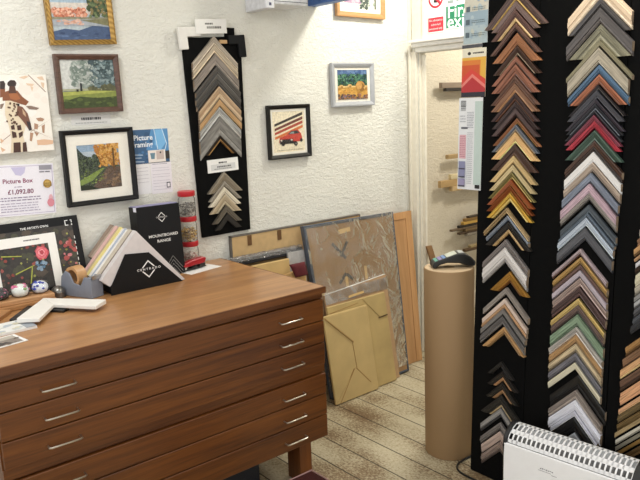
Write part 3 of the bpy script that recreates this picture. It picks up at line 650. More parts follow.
def flyer(p):
    p.rect('3f6288', 0, 0, 1, 1); p.poly('5c93c4', [(.45, .4), (1, .3), (1, 1), (.6, 1)]); p.poly('7db8e4', [(.66, .55), (.78, .35), (.95, .6), (.88, .98), (.7, .98)]); p.dots(['4a7aa8', '38587c'], 12, .02, .05, .6, .95, .06)
    p.group('d8ecf8', [[(.66, 1), (.675, 1), (.735, .4), (.72, .4)], [(.85, 1), (.865, 1), (.96, .56), (.945, .55)], [(.945, .56), (.96, .56), (.86, .2), (.84, .2)]])
    p.text('f0f4f8', 'a Picture', .031, .34, .76, bold=.0006); p.text('f0f4f8', 'Framing', .031, .36, .56, bold=.0006)
    p.group('c8d8e8', [[(.06, .28), (.36, .25), (.36, .27), (.06, .30)], [(.06, .18), (.32, .17), (.32, .19), (.06, .20)], [(.06, .08), (.38, .05), (.38, .07), (.06, .10)]])
    p.rect('ece4dc', .48, .02, .9, .38); p.poly('6a8a9a', [(.55, .12), (.63, .12), (.65, .3), (.53, .3)]); p.rect('c9b8b0', .68, .1, .86, .36); p.rect('3a3432', .9, .1, 1, .34); p.blob('26242a', .78, .3, .02, .03)
sheet('poster', 'blue printed flyer partly behind the black autumn frame', 'poster', 1.375, 1.272, .196, .146, flyer, 0)
def form(p):
    p.rect('e9e4e8', 0, 0, 1, 1); p.bars('9a94a0', [.92], .02, .1, .8, 3); p.bars('b8b0bc', [.8, .72, .6, .52, .4, .32, .22, .12], .012, .08, .9, 8)
    p.rect('3c3a44', .72, .16, .9, .34); p.rect('e9e4e8', .75, .19, .87, .31)
sheet('paper_notice', 'white printed form pinned below the blue flyer, right sheet', 'paper', 1.426, 1.137, .1, .139, form, -1)
sheet('paper_notice', 'white printed form showing between black frame and other form', 'paper', 1.335, 1.142, .08, .132, lambda p: (p.rect('e9e6e6', 0, 0, 1, 1), p.bars('a8a2aa', [.85, .74, .62, .5, .38], .012, .1, .9, 12)), 0)
def strip(p): p.rect('dcdad6', 0, 0, 1, 1); p.bars('4a4a4c', [.5], .28, .25, .75, 3); p.bars('a8a6a4', [.15], .1, .1, .9, 5)
sheet('caption_card', 'narrow white caption card under the misty park painting', 'card', 1.135, 1.450, .165, .038, strip, 0)

# white wall unit and blue box, at the top of the photo
t = thing('wall_unit', 'white box unit fixed high on the wall, cut by the top edge', 'wall unit', (2.07, YW - .0004, 1.948))
MB().box((-.10, -.16, 0), (.095, 0, .32)).build('body', mat('dfe0e2', .4), t, bevel=.008)
MB().box((-.15, -.165, -.022), (-.1005, 0, .32)).build('side_cover', mat('d4d5d9', .4), t, bevel=.006)
MB().box((-.098, -.1615, .012), (.093, -.16, .015)).build('seam', mat('6a6a70', .5), t)
MB().box((-.132, -.1665, -.008), (-.12, -.165, .004)).build('button', mat('4a4a66', .4), t)
single(MB().box((-.03, -.34, 0), (.03, .0004, .25)).build('box', mat('4a70b0', .5, bump=.1), bevel=.004), 'blue box beside the white wall unit at the top edge', 'box', (2.325, YW, 1.975))

# ------------------------------------------------------------------ corner samples
RAW = mat('94806a', .8, var=.15)
def shade(h, f): return ''.join('%02x' % max(0, min(255, int(int(h[i:i+2], 16)*f))) for i in (0, 2, 4))
def corner(u, v, th, name_, colr, cut, L_, lip, origin, rot, label, group, h=.015):
    t = thing('corner_sample', label, 'frame corner sample', origin, rot, group)
    w_ = th / math.sqrt(2); r2_ = math.sqrt(2)
    if not lip and th > .018 and random.random() < .65: lip = shade(colr, random.choice((.6, .72, .8, 1.2, 1.3)))
    lf = random.choice((.2, .26, .34)) if lip else 0
    hh = h * random.uniform(.8, 1.15)
    gloss = random.choice((.3, .4, .5))
    metal = .45 if any(q in name_ for q in ('gold', 'silver', 'gilt', 'bronze', 'pewter')) else 0
    def arm(sgn, t0, t1, prof):
        vs = []; n = len(prof)
        for f, d in prof:
            tt = (t0 + (t1 - t0)*f) * w_
            vs.append((0, -d, -tt*r2_))
        for f, d in prof:
            tt = (t0 + (t1 - t0)*f) * w_
            if cut == 'v': x, z = L_, -L_ - tt*r2_
            else: x, z = max(.004, L_ - tt*r2_), -L_
            vs.append((sgn*x, -d, z))
        fs = [tuple(range(n)), tuple(range(2*n-1, n-1, -1))] + [(i, (i+1) % n, (i+1) % n + n, i+n) for i in range(n)]
        return MB().add(vs, fs)
    style = random.randrange(3)
    if style == 0: pr = [(0, 0), (0, hh), (.12, hh*1.08), (.4, hh*1.0), (.8, hh*.75), (1, hh*.6), (1, 0)]
    elif style == 1: pr = [(0, 0), (0, hh*.85), (.3, hh*.85), (.34, hh*1.05), (.72, hh*.95), (.76, hh*.7), (1, hh*.65), (1, 0)]
    else: pr = [(0, 0), (0, hh), (.95, hh*.9), (1, hh*.8), (1, 0)]
    flat = sum(int(colr[i:i+2], 16) for i in (0, 2, 4)) > 580 or th < .013
    mm = mould(colr, gloss, metal, w_, .12 if flat else random.uniform(.3, .5), random.uniform(0, 50))
    for sg in (-1, 1):
        a = arm(sg, 0, 1 - lf, pr).build('arm', mm, t); a.location = (u, 0, v); a.data.materials.append(RAW); a.data.polygons[1].material_index = 1
        if lip:
            b = arm(sg, 1 - lf + .015, 1, [(0, 0), (0, hh*.72), (.5, hh*.78), (1, hh*.55), (1, 0)]).build('lip', mat(lip, .35, .5 if metal or lip[0] in 'cde' else 0, .08, 60), t); b.location = (u, 0, v)
    return t
LABELS = set()
def column(rows, place, origin, rot, group):
    rows = [list(r) for r in rows]
    for i in range(len(rows) - 1):
        a, b = rows[i], rows[i+1]
        g = a[1] - a[2] - b[1] - abs(a[0] - b[0])
        if g < .0012 and a[1] > b[1]: a[2] = max(.010, a[2] + g - .0012)
    for i, r in enumerate(rows):
        nm = r[3]; pv = rows[i-1][3] if i else None; nx = rows[i+1][3] if i+1 < len(rows) else None
        if pv and nx: lab = '%s corner sample between %s and %s, %s' % (nm, pv, nx, place)
        elif nx: lab = '%s corner sample at top, above %s, %s' % (nm, nx, place)
        else: lab = '%s corner sample at bottom, below %s, %s' % (nm, pv, place)
        assert lab not in LABELS and 4 <= len(lab.split()) <= 16, lab
        LABELS.add(lab)
        corner(*r, origin, rot, lab, group)

# tall black stand
BLK = mat('080808', .8, var=.1, bump=.05, spec=.12)
SO = (2.125, 0, 0); SR = (R(-2.0), 0, R(-90))
stand = thing('display_stand', 'tall black display stand covered in frame corner samples', 'display stand', SO, SR)
for a, b in ((-1.672, -1.434), (-1.4325, -1.112), (-1.110, -.76)):
    MB().box((a, .0005, 0), (b, .022, 2.1)).build('panel', BLK, stand, bevel=.003)
MB().box((-1.66, .0225, .0), (-1.62, .05, 2.08)).box((-.81, .0225, 0), (-.77, .05, 2.08)).build('back_rail', BLK, stand)
column(c1, 'left stand column', SO, SR, 'corner samples in the left column of the black stand')
column(c2, 'middle stand column', SO, SR, 'corner samples in the middle column of the black stand')
column(c3, 'right stand column', SO, SR, 'corner samples in the right column of the black stand')

# black sample panel on the wall
pp = thing('sample_board', 'narrow black display panel hung on the wall with frame corners', 'display panel', (1.735, YW, .909))
MB().prism([(-.131, 0), (.136, .003), (.141, .90), (.11, .905), (.11, .945), (.06, .945), (.06, .905), (-.165, .893)], -.014, -.0005).build('board', BLK, pp, bevel=.002)
LO = (0, YW - .0145, 0)
column(l1, 'wall panel', LO, (0, 0, 0), 'large corner samples on the wall panel')
column(l2, 'wall panel foot', LO, (0, 0, 0), 'small corner samples low on the wall panel')
def lcorner(label, m, X, Z, wid, arm1, arm2, flip, y):
    o = MB(); f = -1 if flip else 1
    o.prism([(0, 0), (f*arm1, 0), (f*arm1, -wid), (f*wid, -wid), (f*wid, -arm2), (0, -arm2)], -.016, -.0005)
    return single(o.build('corner_sample', m, bevel=.003), label, 'frame corner sample', (X, y, Z), (0, R(-4), 0))
lcorner('white corner sample at the top left corner of the wall panel', mat('e6e3dc', .5, var=.02), 1.545, 1.845, .042, .11, .095, False, YW - .0145)
lcorner('matt black corner sample at top right of the wall panel', mat('0d0e10', .6, spec=.2), 1.888, 1.824, .04, .09, .1, True, YW - .0145)
single(MB().box((-.02, -.012, -.008), (.02, -.0005, .008)).build('wood_chip', mat('b89468', .5), bevel=.002), 'tiny bare wood sample near the top of the wall panel', 'wood sample', (1.775, YW - .0145, 1.79))
def card(p): p.rect('ebe9e4', 0, 0, 1, 1); p.bars('55534f', [.62], .12, .3, .55, 3); p.bars('77756f', [.34], .16, .35, .85, 4)
sheet('label_card', 'white label card along the top of the wall sample panel', 'card', 1.712, 1.823, .158, .062, card, 2.5, YW - .0301, .004)
def card2(p): p.rect('f0efeb', 0, 0, 1, 1); p.rect('d8d8d6', .1, .15, .9, .62); p.bars('3c3c3e', [.66], .12, .36, .62, 2); p.bars('6a6a6a', [.35], .12, .3, .75, 3); p.bars('8a8a8a', [.22], .06, .2, .8, 6)
sheet('label_card', 'white label card in the middle of the wall sample panel', 'card', 1.737, 1.205, .166, .06, card2, 1.5, YW - .0138, .004)
# ------------------------------------------------------------------ on the plan chest (top at z = .80)
ZT = .8005
# floral mount display board leaning on the wall
a_ = math.atan2(.066, .285)
t = thing('display_board', 'black presentation board with white mount corner over dark floral print', 'display board', (.81, 2.738, ZT), (-a_, 0, 0))
H_ = .30
MB().box((-.22, 0, 0), (.22, .012, H_)).build('board', mat('141416', .6, spec=.3), t, bevel=.002)
p = Pic(.335, .235, -.0006); random.seed(11)
p.rect('3a3632', 0, 0, 1, 1); p.dots(['4a4a3a', '2e2c2a', '544a40'], 22, 0, 0, 1, 1, .05, 1.3); p.dots(['8a4038', '5e3430', '9a524a', '6a4a40'], 9, 0, .1, 1, .9, .022, 1.4); p.dots(['7d7a3a', '9a9a52'], 9, .3, 0, 1, .9, .016, 1.4)
for k in range(5): p.blob(['c8505a', 'e07a80', 'd8626c', 'ee9aa0', 'c04650'][k], .59, .60, .075*(1-.17*k), .115*(1-.17*k), 16, .2)
p.dots(['5a7a94', '8aa0b4'], 8, .48, .32, .62, .46, .022, 1.4); p.dots(['c87a7c', 'a8504c'], 6, .84, .3, .98, .75, .03, 1.4)
p.group('a8ac4a', [[(.26, .30), (.48, .40), (.48, .415), (.26, .32)], [(.40, .12), (.415, .12), (.46, .38), (.45, .39)], [(.14, .62), (.36, .58), (.36, .595), (.14, .64)]])
o = p.build('picture', PAINT, t); o.location = (.025, 0, .03)
m = MB(); m.box((-.22, -.004, .205), (.118, -.0022, .243)).box((.085, -.004, 0), (.118, -.0022, .205)).box((-.22, -.004, 0), (-.11, -.0022, .205))
m.build('mount', mat('f2efe8', .7, var=.01), t)
q = MB(); text_into(q, 'THE ARTISTS OWN', .0125, .045, .271, -.0008, bold=.0002); q.build('lettering', mat('f0f0ee', .5), t)
q = Pic(.075, .010, 0); q.bars('55524e', [.3], .5, .1, .9, 9); o = q.build('caption', PRINT, t); o.location = (.025, -.0045, .220)
q = MB()
for a, b in (((.165, .262), (.178, .265)), ((.165, .262), (.168, .284)), ((.19, .262), (.194, .268)), ((.165, .281), (.178, .284)), ((.187, .281), (.194, .284)), ((.191, .272), (.194, .284))): q.box((a[0], -.001, a[1]), (b[0], -.0004, b[1]))
q.build('emblem', mat('efefec', .5), t)
q = MB()
for k in range(9): q.box((.192, -.001, .03 + k*.022), (.195, -.0004, .042 + k*.022))
q.build('dashed_line', mat('efefec', .5), t)

# pile of bare wood strips under the paperweights
wm = [wood('bare_wood_%d' % k, a, b, 'x', .55, 1.5) for k, (a, b) in enumerate((('a8764a', 'd0a274'), ('96663c', 'c08e5c')))]
def strip_(label, X, Y, Z, L, W_, H_, rz, m, cat='wood strip', nm='wood_strip'):
    return single(MB().box((-L/2, -W_/2, 0), (L/2, W_/2, H_)).build(nm, m, bevel=.003), label, cat, (X, Y, Z), (0, 0, R(rz)))
strip_('lower of two pale bare wood boards under the glass paperweights', .745, 2.665, ZT, .21, .10, .018, 2, wm[1], 'wood board', 'wood_board')
strip_('upper of two pale bare wood boards under the glass paperweights', .742, 2.668, ZT + .0182, .215, .09, .0175, -2, wm[0], 'wood board', 'wood_board')
strip_('narrow wood strip left of the black and white corner sample', .618, 2.548, ZT, .15, .04, .014, 52, wm[1])

# paperweights
CLR = clear('paperweight_glass', 'fbfdfd', gloss=.02, rough=.02, cover=.04, covercol='f4f4f4', ior=1.15)
def weight(label, X, Y, r, cols, bowl):
    t = thing('paperweight', label, 'paperweight', (X, Y, ZT + .036), (0, 0, 0), 'glass paperweights')
    pr = [(.45*r, 0), (.7*r, .12*r)] + [(r*math.cos(R(q)), r*.62 + r*.85*math.sin(R(q))) for q in range(-30, 90, 12)] + [(.01*r, 1.47*r)]
    MB().lathe(pr, (0, 0, 0), 28).build('glass_dome', CLR, t, smooth=True)
    MB().lathe([(.40*r, .01*r), (.66*r, .14*r)] + [(.84*r*math.cos(R(q)), .62*r + .70*r*math.sin(R(q))) for q in range(-25, 90, 14)] + [(.01*r, 1.32*r)], (0, 0, 0), 24).build('core', mat(bowl, .5), t, smooth=True)
    rd = random.Random(int(X*1000))
    for k in range(12):
        an = R(rd.uniform(150, 400)); el = R(rd.uniform(-8, 62)); c = (.84*r*math.cos(el)*math.cos(an), .84*r*math.cos(el)*math.sin(an), .62*r + .70*r*math.sin(el))
        q_ = rd.uniform(.12, .22)*r
        MB().lathe([(.02*r, -q_*.7), (q_*.8, -q_*.4), (q_, 0), (q_*.7, q_*.5), (.02*r, q_*.7)], c, 10).build('petal', mat(cols[k % len(cols)], .5), t, smooth=True)
weight('dark glass paperweight with a pink flower, leftmost at photo edge', .668, 2.672, .031, ['c85a80', '2a2024', 'e08aa4'], '1c181c')
weight('clear glass paperweight with pink and white flowers and green base', .738, 2.668, .0355, ['e05a90', 'e888ac', '86a86c'], 'eef0ea')
weight('clear glass paperweight with deep blue swirls', .8115, 2.668, .0345, ['2436a8', '2c40b4', '3a52c4'], 'e8eaf0')
t = thing('round_tin', 'small round silver metal tin beside the blue paperweight', 'tin', (.881, 2.682, ZT)); t.scale = (.93, .93, 1.1)
SIL = mat('8f8c86', .3, .9, var=.08)
MB().lathe([(.024, 0), (.028, .004), (.028, .016), (.0285, .0165)], (0, 0, 0), 28).build('base', SIL, t, smooth=True)
MB().lathe([(.0295, .017), (.0295, .022), (.026, .030), (.017, .038), (.004, .042)], (0, 0, 0), 28).build('lid', SIL, t, smooth=True)

# flat corner samples in front
def vsample(label, X, Y, rz, arm, wid, h, m, lip=None, z=ZT, open_=45):
    """two mitred arms lying flat"""
    t = thing('corner_sample', label, 'frame corner sample', (X, Y, z), (0, 0, R(rz)), 'loose corner samples on the chest')
    hA = R(open_)
    for sg in (-1, 1):
        w0 = wid*math.sqrt(2)
        pts = [(0, 0), (sg*arm*math.sin(hA), -arm*math.cos(hA)), (sg*(arm*math.sin(hA) - wid*math.cos(hA)), -arm*math.cos(hA) - wid*math.sin(hA)), (0, -w0)]
        k = MB()
        top = [(0, 0, h), (pts[1][0], pts[1][1], h), (pts[2][0], pts[2][1], h*.72), (0, -w0, h*.72)]
        k.hexa(top, [(x, y, 0) for x, y in pts]); k.build('arm', m, t, bevel=.002)
    return t
WHT = mat('eeebe4', .4, var=.01)
vsample('large white corner sample lying flat near the tape dispenser', .80, 2.605, 0, .255, .075, .017, WHT, z=ZT + .0123, open_=38)
vsample('black and white corner sample behind the large white one', .742, 2.608, 0, .17, .04, .012, mat('1c1c1d', .4), open_=38)

def flat_sheet(name, label, cat, X, Y, W, D, rz, fn, h=.0015):
    t = MB().box((-W/2, -D/2, 0), (W/2, D/2, h)).build(name, mat('efeeea', .5, var=.01))
    single(t, label, cat, (X, Y, ZT), (0, 0, R(rz)))
    p = Pic(W, D); fn(p); o = p.build('print', PRINT, t); o.rotation_euler = (R(-90), 0, 0); o.location = (0, -D/2, h + .0004)
    return t
def mag(p): p.rect('e6e6e2', 0, 0, 1, 1); p.dots(['c8ccc8', 'd6d0b8', 'b8c0c8'], 10, .05, .1, .95, .9, .08); p.rect('9aa0a8', .8, 0, 1, .5)
flat_sheet('magazine', 'white booklet lying at left edge of the chest top', 'booklet', .60, 2.395, .17, .12, 2, mag, .008)
def photo(p): p.rect('f2f0ee', 0, 0, 1, 1); p.rect('8a8078', .05, .08, .92, .92); p.poly('3f3530', [(.1, .12), (.7, .12), (.6, .4), (.2, .5)]); p.poly('b8b0a4', [(.3, .6), (.9, .6), (.9, .9), (.4, .9)]); p.dots(['6a5a4c', '9a8c80'], 8, .1, .1, .9, .85, .06)
flat_sheet('photograph', 'small photo print with white border at front left of chest', 'photograph', .548, 2.265, .135, .10, 8, photo)

# tape dispenser
t = thing('tape_dispenser', 'grey desk tape dispenser holding a brown tape roll', 'tape dispenser', (.990, 2.562, ZT), (0, 0, R(112))); t.scale = (1.03, 1.0, 1.17)
GR = mat('868c98', .45, var=.03)
for y0, y1 in ((-.030, -.024), (.024, .030)):
    MB().prism([(0, 0), (.155, 0), (.16, .03), (.152, .066), (.13, .085), (.108, .078), (.09, .046), (.055, .040), (.034, .070), (0, .070)], y0, y1).build('side_plate', GR, t, bevel=.002)
MB().prism([(0, 0), (.152, 0), (.155, .02), (.06, .024), (.040, .036), (.030, .068), (0, .068)], -.0238, .0238).build('base', GR, t, bevel=.002)
MB().box((-.004, -.024, .062), (.004, .024, .074)).build('cutter', mat('b8b8b8', .3, 1), t)
TAPE = mat('c89a6a', .35, var=.03); tr = MB()
n = 30
for k in range(n):
    a0, a1 = 2*math.pi*k/n, 2*math.pi*(k+1)/n; c = (.105, .062)
    f = lambda r, a, y: (c[0] + r*math.cos(a), y, c[1] + r*math.sin(a))
    for (ra, ya, rb, yb) in ((.037, -.0215, .037, .0215), (.027, -.0215, .027, .0215), (.027, -.0215, .037, -.0215), (.027, .0215, .037, .0215)):
        tr.add([f(ra, a0, ya), f(ra, a1, ya), f(rb, a1, yb), f(rb, a0, yb)], [(0, 1, 2, 3)])
tr.build('tape_roll', TAPE, t)

# chevron mountboard samples in a black holder
hold = thing('sample_holder', 'black peaked holder with white diamond logo for mountboard corners', 'sample holder', (1.18, 2.545, ZT))
def hp(l): return [(x - 1.18, max(0, z - .80)) for x, z in l]
MB().prism(hp([(1.035, .80), (1.035, .832), (1.105, .952), (1.205, .944), (1.345, .80)]), -.004, .0).build('front_panel', mat('0c0c0d', .6, spec=.3), hold, bevel=.001)
MB().prism(hp([(1.045, .80), (1.045, .82), (1.148, .928), (1.212, .86), (1.212, .80)]), .0004, .26).build('base', mat('1c1c1d', .6), hold)
q = MB(); c = (1.197 - 1.18, .078)
for k, gap in ((0, 1), (1, 1), (2, 1), (3, 1)):
    sx, sz = ((1, 1), (1, -1), (-1, -1), (-1, 1))[k]
    w_ = .0045; r_ = .036
    a0 = .16
    P = lambda t, o: (c[0] + sx*(r_ - o)*(1-t), -.0048, c[1] + sz*(r_ - o)*t)
    q.add([P(a0 + .06, 0), P(1, 0), P(1, w_*1.4), P(a0 + .06, w_*1.4)], [(0, 1, 2, 3)])
text_into(q, 'C E N T R A D O', .0125, c[0] + .002, c[1], -.0048, bold=.0002, sx=1.1); q.build('logo', mat('f2f2f0', .5), hold)
chs = [('light grey', 'd6d0ce', .030), ('dark taupe', '7a6c60', .010), ('beige', 'cabfae', .030), ('off white', 'efece6', .020), ('powder blue', 'b4bccb', .014), ('soft white', 'f4f1ea', .022), ('butter yellow', 'ecdc92', .026), ('pale tan', 'c8ae92', .018), ('blush pink', 'e6bdb6', .024), ('fawn', 'bfa996', .022), ('dull taupe', 'a08c7c', .03)]
yy = 2.5455
for i, (nm, c_, dp) in enumerate(chs):
    dx = -.0 ; m = MB()
    o1 = [(1.0, .865), (1.16, 1.037 - (.004 if i % 2 else 0)), (1.358, .803)]; i1 = [(1.268, .803), (1.152, .934), (1.034, .835)]
    if yy > 2.72: o1[0] = (1.05, .9187); i1[2] = (1.085, .8778)
    if yy + dp > 2.645: o1[2] = (1.214, .9725); i1[0] = (1.214, .866)
    m.prism([(x - 1.16, z - .80) for x, z in o1 + i1], 0, dp - .001)
    where = ['at the very front of the holder', 'directly behind the light grey card', 'behind the dark taupe card', 'behind the beige card', 'behind the off white card', 'behind the powder blue card', 'behind the soft white card', 'behind the butter yellow card', 'behind the pale tan card', 'behind the blush pink card', 'at the back of the stack'][i]
    single(m.build('mountboard_sample', mat(c_, .8, var=.02), bevel=.0008), '%s peaked mountboard sample %s' % (nm, where), 'mountboard sample', (1.16, yy, ZT), None, 'peaked mountboard samples in the black holder')
    yy += dp
# mountboard box
bx = thing('sample_box', 'upright black box of mountboard samples with white lettering', 'box', (1.328, 2.664, ZT), (R(-3), 0, R(-1)))
MB().box((-.098, 0, 0), (.098, .075, .306)).build('box_body', mat('0e0e10', .55, spec=.3), bx, bevel=.002)
MB().box((-.094, .006, .3062), (.094, .07, .309)).build('paper_edges', mat('9a96b8', .7), bx)
MB().box((-.0985, .0, .288), (-.0978, .028, .306)).build('side_label', mat('e8e8f4', .6), bx)
q = MB(); q2 = MB(); q3 = MB(); c = (.012, .255)
for sx, sz in ((1, 1), (1, -1), (-1, -1), (-1, 1)):
    P = lambda t, o: (c[0] + sx*(.021-o)*(1-t), -.0008, c[1] + sz*(.021-o)*t)
    q.add([P(.22, 0), P(1, 0), P(1, .0035), P(.22, .0035)], [(0, 1, 2, 3)])
text_into(q, 'CENTRADO', .0085, c[0], c[1], -.0008, sx=1.1); text_into(q2, 'MOUNTBOARD', .0165, .012, .178, -.0008, bold=.0003, sx=1.15); text_into(q2, 'RANGE', .0165, .012, .155, -.0008, bold=.0003, sx=1.15)
for k in range(4):
    for sg in (-1, 1):
        a_ = Vector((.045, .085 - k*.017)); b_ = Vector((.045 + sg*.042, .030 - k*.017))
        if b_[1] < .003: b_ = a_ + (b_-a_)*((a_[1]-.003)/(a_[1]-b_[1]))
        q3.add([(a_[0], -.0008, a_[1]), (b_[0], -.0008, b_[1]), (b_[0], -.0008, b_[1]-.0016), (a_[0], -.0008, a_[1]-.0016)], [(0, 1, 2, 3)])
q.build('logo', mat('eceae6', .5), bx); q2.build('lettering', mat('eceae6', .5), bx); q3.build('line_pattern', mat('c8c6c2', .5), bx)

# jars
REDL = mat('c02a32', .35, var=.02)
def jar(label, z, cols, seed):
    rd = random.Random(seed)
    t = thing('jar', label, 'jar', (1.518, 2.776, z), (0, 0, 0), 'stacked red lidded jars')
    MB().lathe([(.033, 0), (.0355, .004), (.0355, .074), (.031, .082), (.031, .0845)], seg=28).build('jar_body', JARG, t, smooth=True); t.scale = (1.06, 1.06, 1.06)
    MB().lathe([(.035, .085), (.0365, .087), (.0365, .104), (.034, .1062)], seg=28).build('lid', REDL, t, smooth=True)
    for c_ in cols:
        m = MB()
        for k in range(60):
            a, r_ = rd.uniform(0, 6.283), .029*math.sqrt(rd.random()); z_ = .006 + .048*rd.random()
            s_ = rd.uniform(.003, .006); x, y = r_*math.cos(a), r_*math.sin(a); s2 = rd.uniform(.0012, .003)
            m.box((x-s_, y-s2, z_-s2), (x+s_, y+s2, z_+s2)) if k % 2 else m.box((x-s2, y-s_, z_-s2), (x+s2, y+s_, z_+s2))
        o = m.build('fittings', mat(c_, .4, .15), t); tag(o, kind='stuff')
jar('red lidded jar of white fittings, at the bottom of the stack', ZT, ['f0e4d8', 'e0a8a0', 'ead8c8'], 1)
jar('red lidded jar of gold fittings, in the middle of the stack', ZT + .1132, ['c8a04a', 'e0c070', '8a6a30'], 2)
jar('red lidded jar of dark metal fittings, on top of the stack', ZT + .2264, ['6a6258', 'b8b2a6', '5a5448'], 3)
# stapler on paper
single(MB().box((-.09, -.05, 0), (.09, .05, .001)).build('paper_sheet', mat('f2f0ec', .6, var=.01)), 'white sheet of paper under the red stapler', 'paper', (1.50, 2.675, ZT), (0, 0, R(12)))
t = thing('stapler', 'red stapler lying on white paper beside the jars', 'stapler', (1.478, 2.69, ZT + .0012), (0, 0, R(12)))
RED = mat('a81c28', .3, var=.03)
MB().prism([(-.065, .004), (.065, .004), (.065, .009), (-.065, .009)], -.016, .016).build('base', mat('202020', .4), t, bevel=.002)
MB().prism([(-.06, .018), (.06, .020), (.07, .040), (.058, .048), (-.01, .044), (-.055, .036), (-.066, .028)], -.015, .015).build('arm', RED, t, bevel=.005, seg=3)
MB().prism([(.03, .0092), (.062, .0092), (.062, .0198), (.03, .0192)], -.012, .012).build('hinge', mat('2a2626', .4), t)
MB().prism([(-.062, .0095), (-.045, .0095), (-.045, .0178), (-.062, .0178)], -.012, .012).build('head', mat('c8c6c2', .3, .8), t)
MB().lathe([(.001, 0), (.02, .003), (.022, .008), (.015, .012), (.001, .013)], seg=16).build('foot', mat('1c1c1c', .5), t, smooth=True).location = (0, 0, .004)

# ------------------------------------------------------------------ leaning stack beside the chest
KR = mat('c2a872', .75, var=.04, scale=8, bump=.15, bscale=14); KR2 = mat('bba26c', .75, var=.05, scale=8, bump=.15, bscale=12); KD = mat('a2804c', .8, var=.03)
LEAN = math.atan2(.15, .885)
def lean(name, label, cat, X, Y, ang, th, group=None, rz=0):
    return thing(name, label, cat, (X, Y, th*math.sin(ang) + .0005), (-ang, 0, R(rz)), group)
# large wrapped picture
bw = lean('wrapped_picture', 'large picture back wrapped in clear plastic with blue-grey edges', 'wrapped picture', 2.457, 2.578, LEAN, .028)
q1 = [(-.285, 0), (.265, 0), (.311, .885), (-.315, .893)]
MB().prism(q1, .002, .027).build('backing', wood('brown_backing_board', '96744c', 'a88660', 'z', .7, .6), bw)
ed = mat('4c535e', .35, var=.1)
e = MB(); w_ = .014
for (a, b), (c, d) in ((((-.293, 0), (-.322, .903)), ((-.275, 0), (-.304, .903))), (((.262, 0), (.307, .888)), ((.274, 0), (.319, .888)))):
    e.prism([a, c, d, b], -.002, .028)
e.prism([(-.322, .890), (.319, .882), (.319, .898), (-.322, .906)], -.002, .028); e.prism([(-.29, 0), (.272, 0), (.274, .012), (-.29, .012)], -.002, .028)
e.build('frame_edge', ed, bw, bevel=.003)
TP = mat('dcb87c', .45, var=.03)
def tape(cx, cz, l, w_, ang, par, y=-.0006, m=None):
    ca, sa = math.cos(R(ang)), math.sin(R(ang)); g = lambda u, v: (cx + u*ca - v*sa, cz + u*sa + v*ca)
    return MB().prism([g(-l/2, -w_/2), g(l/2, -w_/2), g(l/2, w_/2), g(-l/2, w_/2)], y - .0008, y).build('tape_strip', m or TP, par)
for a in ((-.055, .845, .085, .024, 4), (.055, .575, .125, .019, 88), (-.088, .54, .13, .019, 88), (-.235, .53, .075, .022, -38)): tape(*a, bw, .0015)
for a in ((-.11, .745, .12, .016, -48), (-.075, .75, .09, .016, 52), (-.11, .60, .07, .016, 42), (-.06, .60, .05, .016, -40), (-.075, .46, .05, .016, 20)): tape(*a, bw, .0012, mat('4c4640', .6))
# wrinkled film on the front
def film(W0, W1, z0, z1, y, amp, seed, nx=26, nz=26):
    m = MB(); vs = []
    for j in range(nz+1):
        for i in range(nx+1):
            u, v = i/nx, j/nz; x = (W0[0] + (W0[1]-W0[0])*u)*(1-v) + (W1[0] + (W1[1]-W1[0])*u)*v; z = z0 + (z1-z0)*v
            n_ = noise.noise(Vector((x*9 + seed, z*9, seed))) + .5*noise.noise(Vector((x*22, z*16 + seed, 3)))
            vs.append((x, y - amp*(.9 + n_)*min(1, 6*min(u, 1-u, v+.05, 1-v) + .1), z))
    return m.add(vs, [(j*(nx+1)+i, j*(nx+1)+i+1, (j+1)*(nx+1)+i+1, (j+1)*(nx+1)+i) for j in range(nz) for i in range(nx)])
film((-.30, .268), (-.315, .31), .04, .898, -.002, .0032, 4., 30, 40).build('plastic_film', clear('crinkled_film', 'f6f6f4', gloss=.03, rough=.09, cover=.07, covercol='e4e4e4', wrinkle=.8, wscale=8, ior=1.35), bw, smooth=True)
# clear wrapped small board
cwp = lean('wrapped_board', 'small brown board in clear film standing behind the kraft parcels', 'wrapped board', 2.415, 2.5545, LEAN, .012)
MB().prism([(-.225, 0), (.215, 0), (.215, .575), (-.225, .545)], 0, .012).build('board', mat('b89670', .7, var=.03), cwp)
film((-.226, .216), (-.226, .216), .496, .56, -.001, .004, 8., 18, 8).build('plastic_film', clear('bunched_film', 'f6f6f4', gloss=.04, rough=.12, cover=.2, covercol='eceae6', wrinkle=.7, wscale=9, ior=1.3), cwp, smooth=True)
MB().prism([(-.2255, .5455), (.2155, .5755), (.2155, .5785), (-.2255, .5485)], -.001, .0125).build('top_edge', mat('e4e0d8', .3), cwp, bevel=.002)
tape(-.02, .512, .11, .012, 3, cwp, -.007)
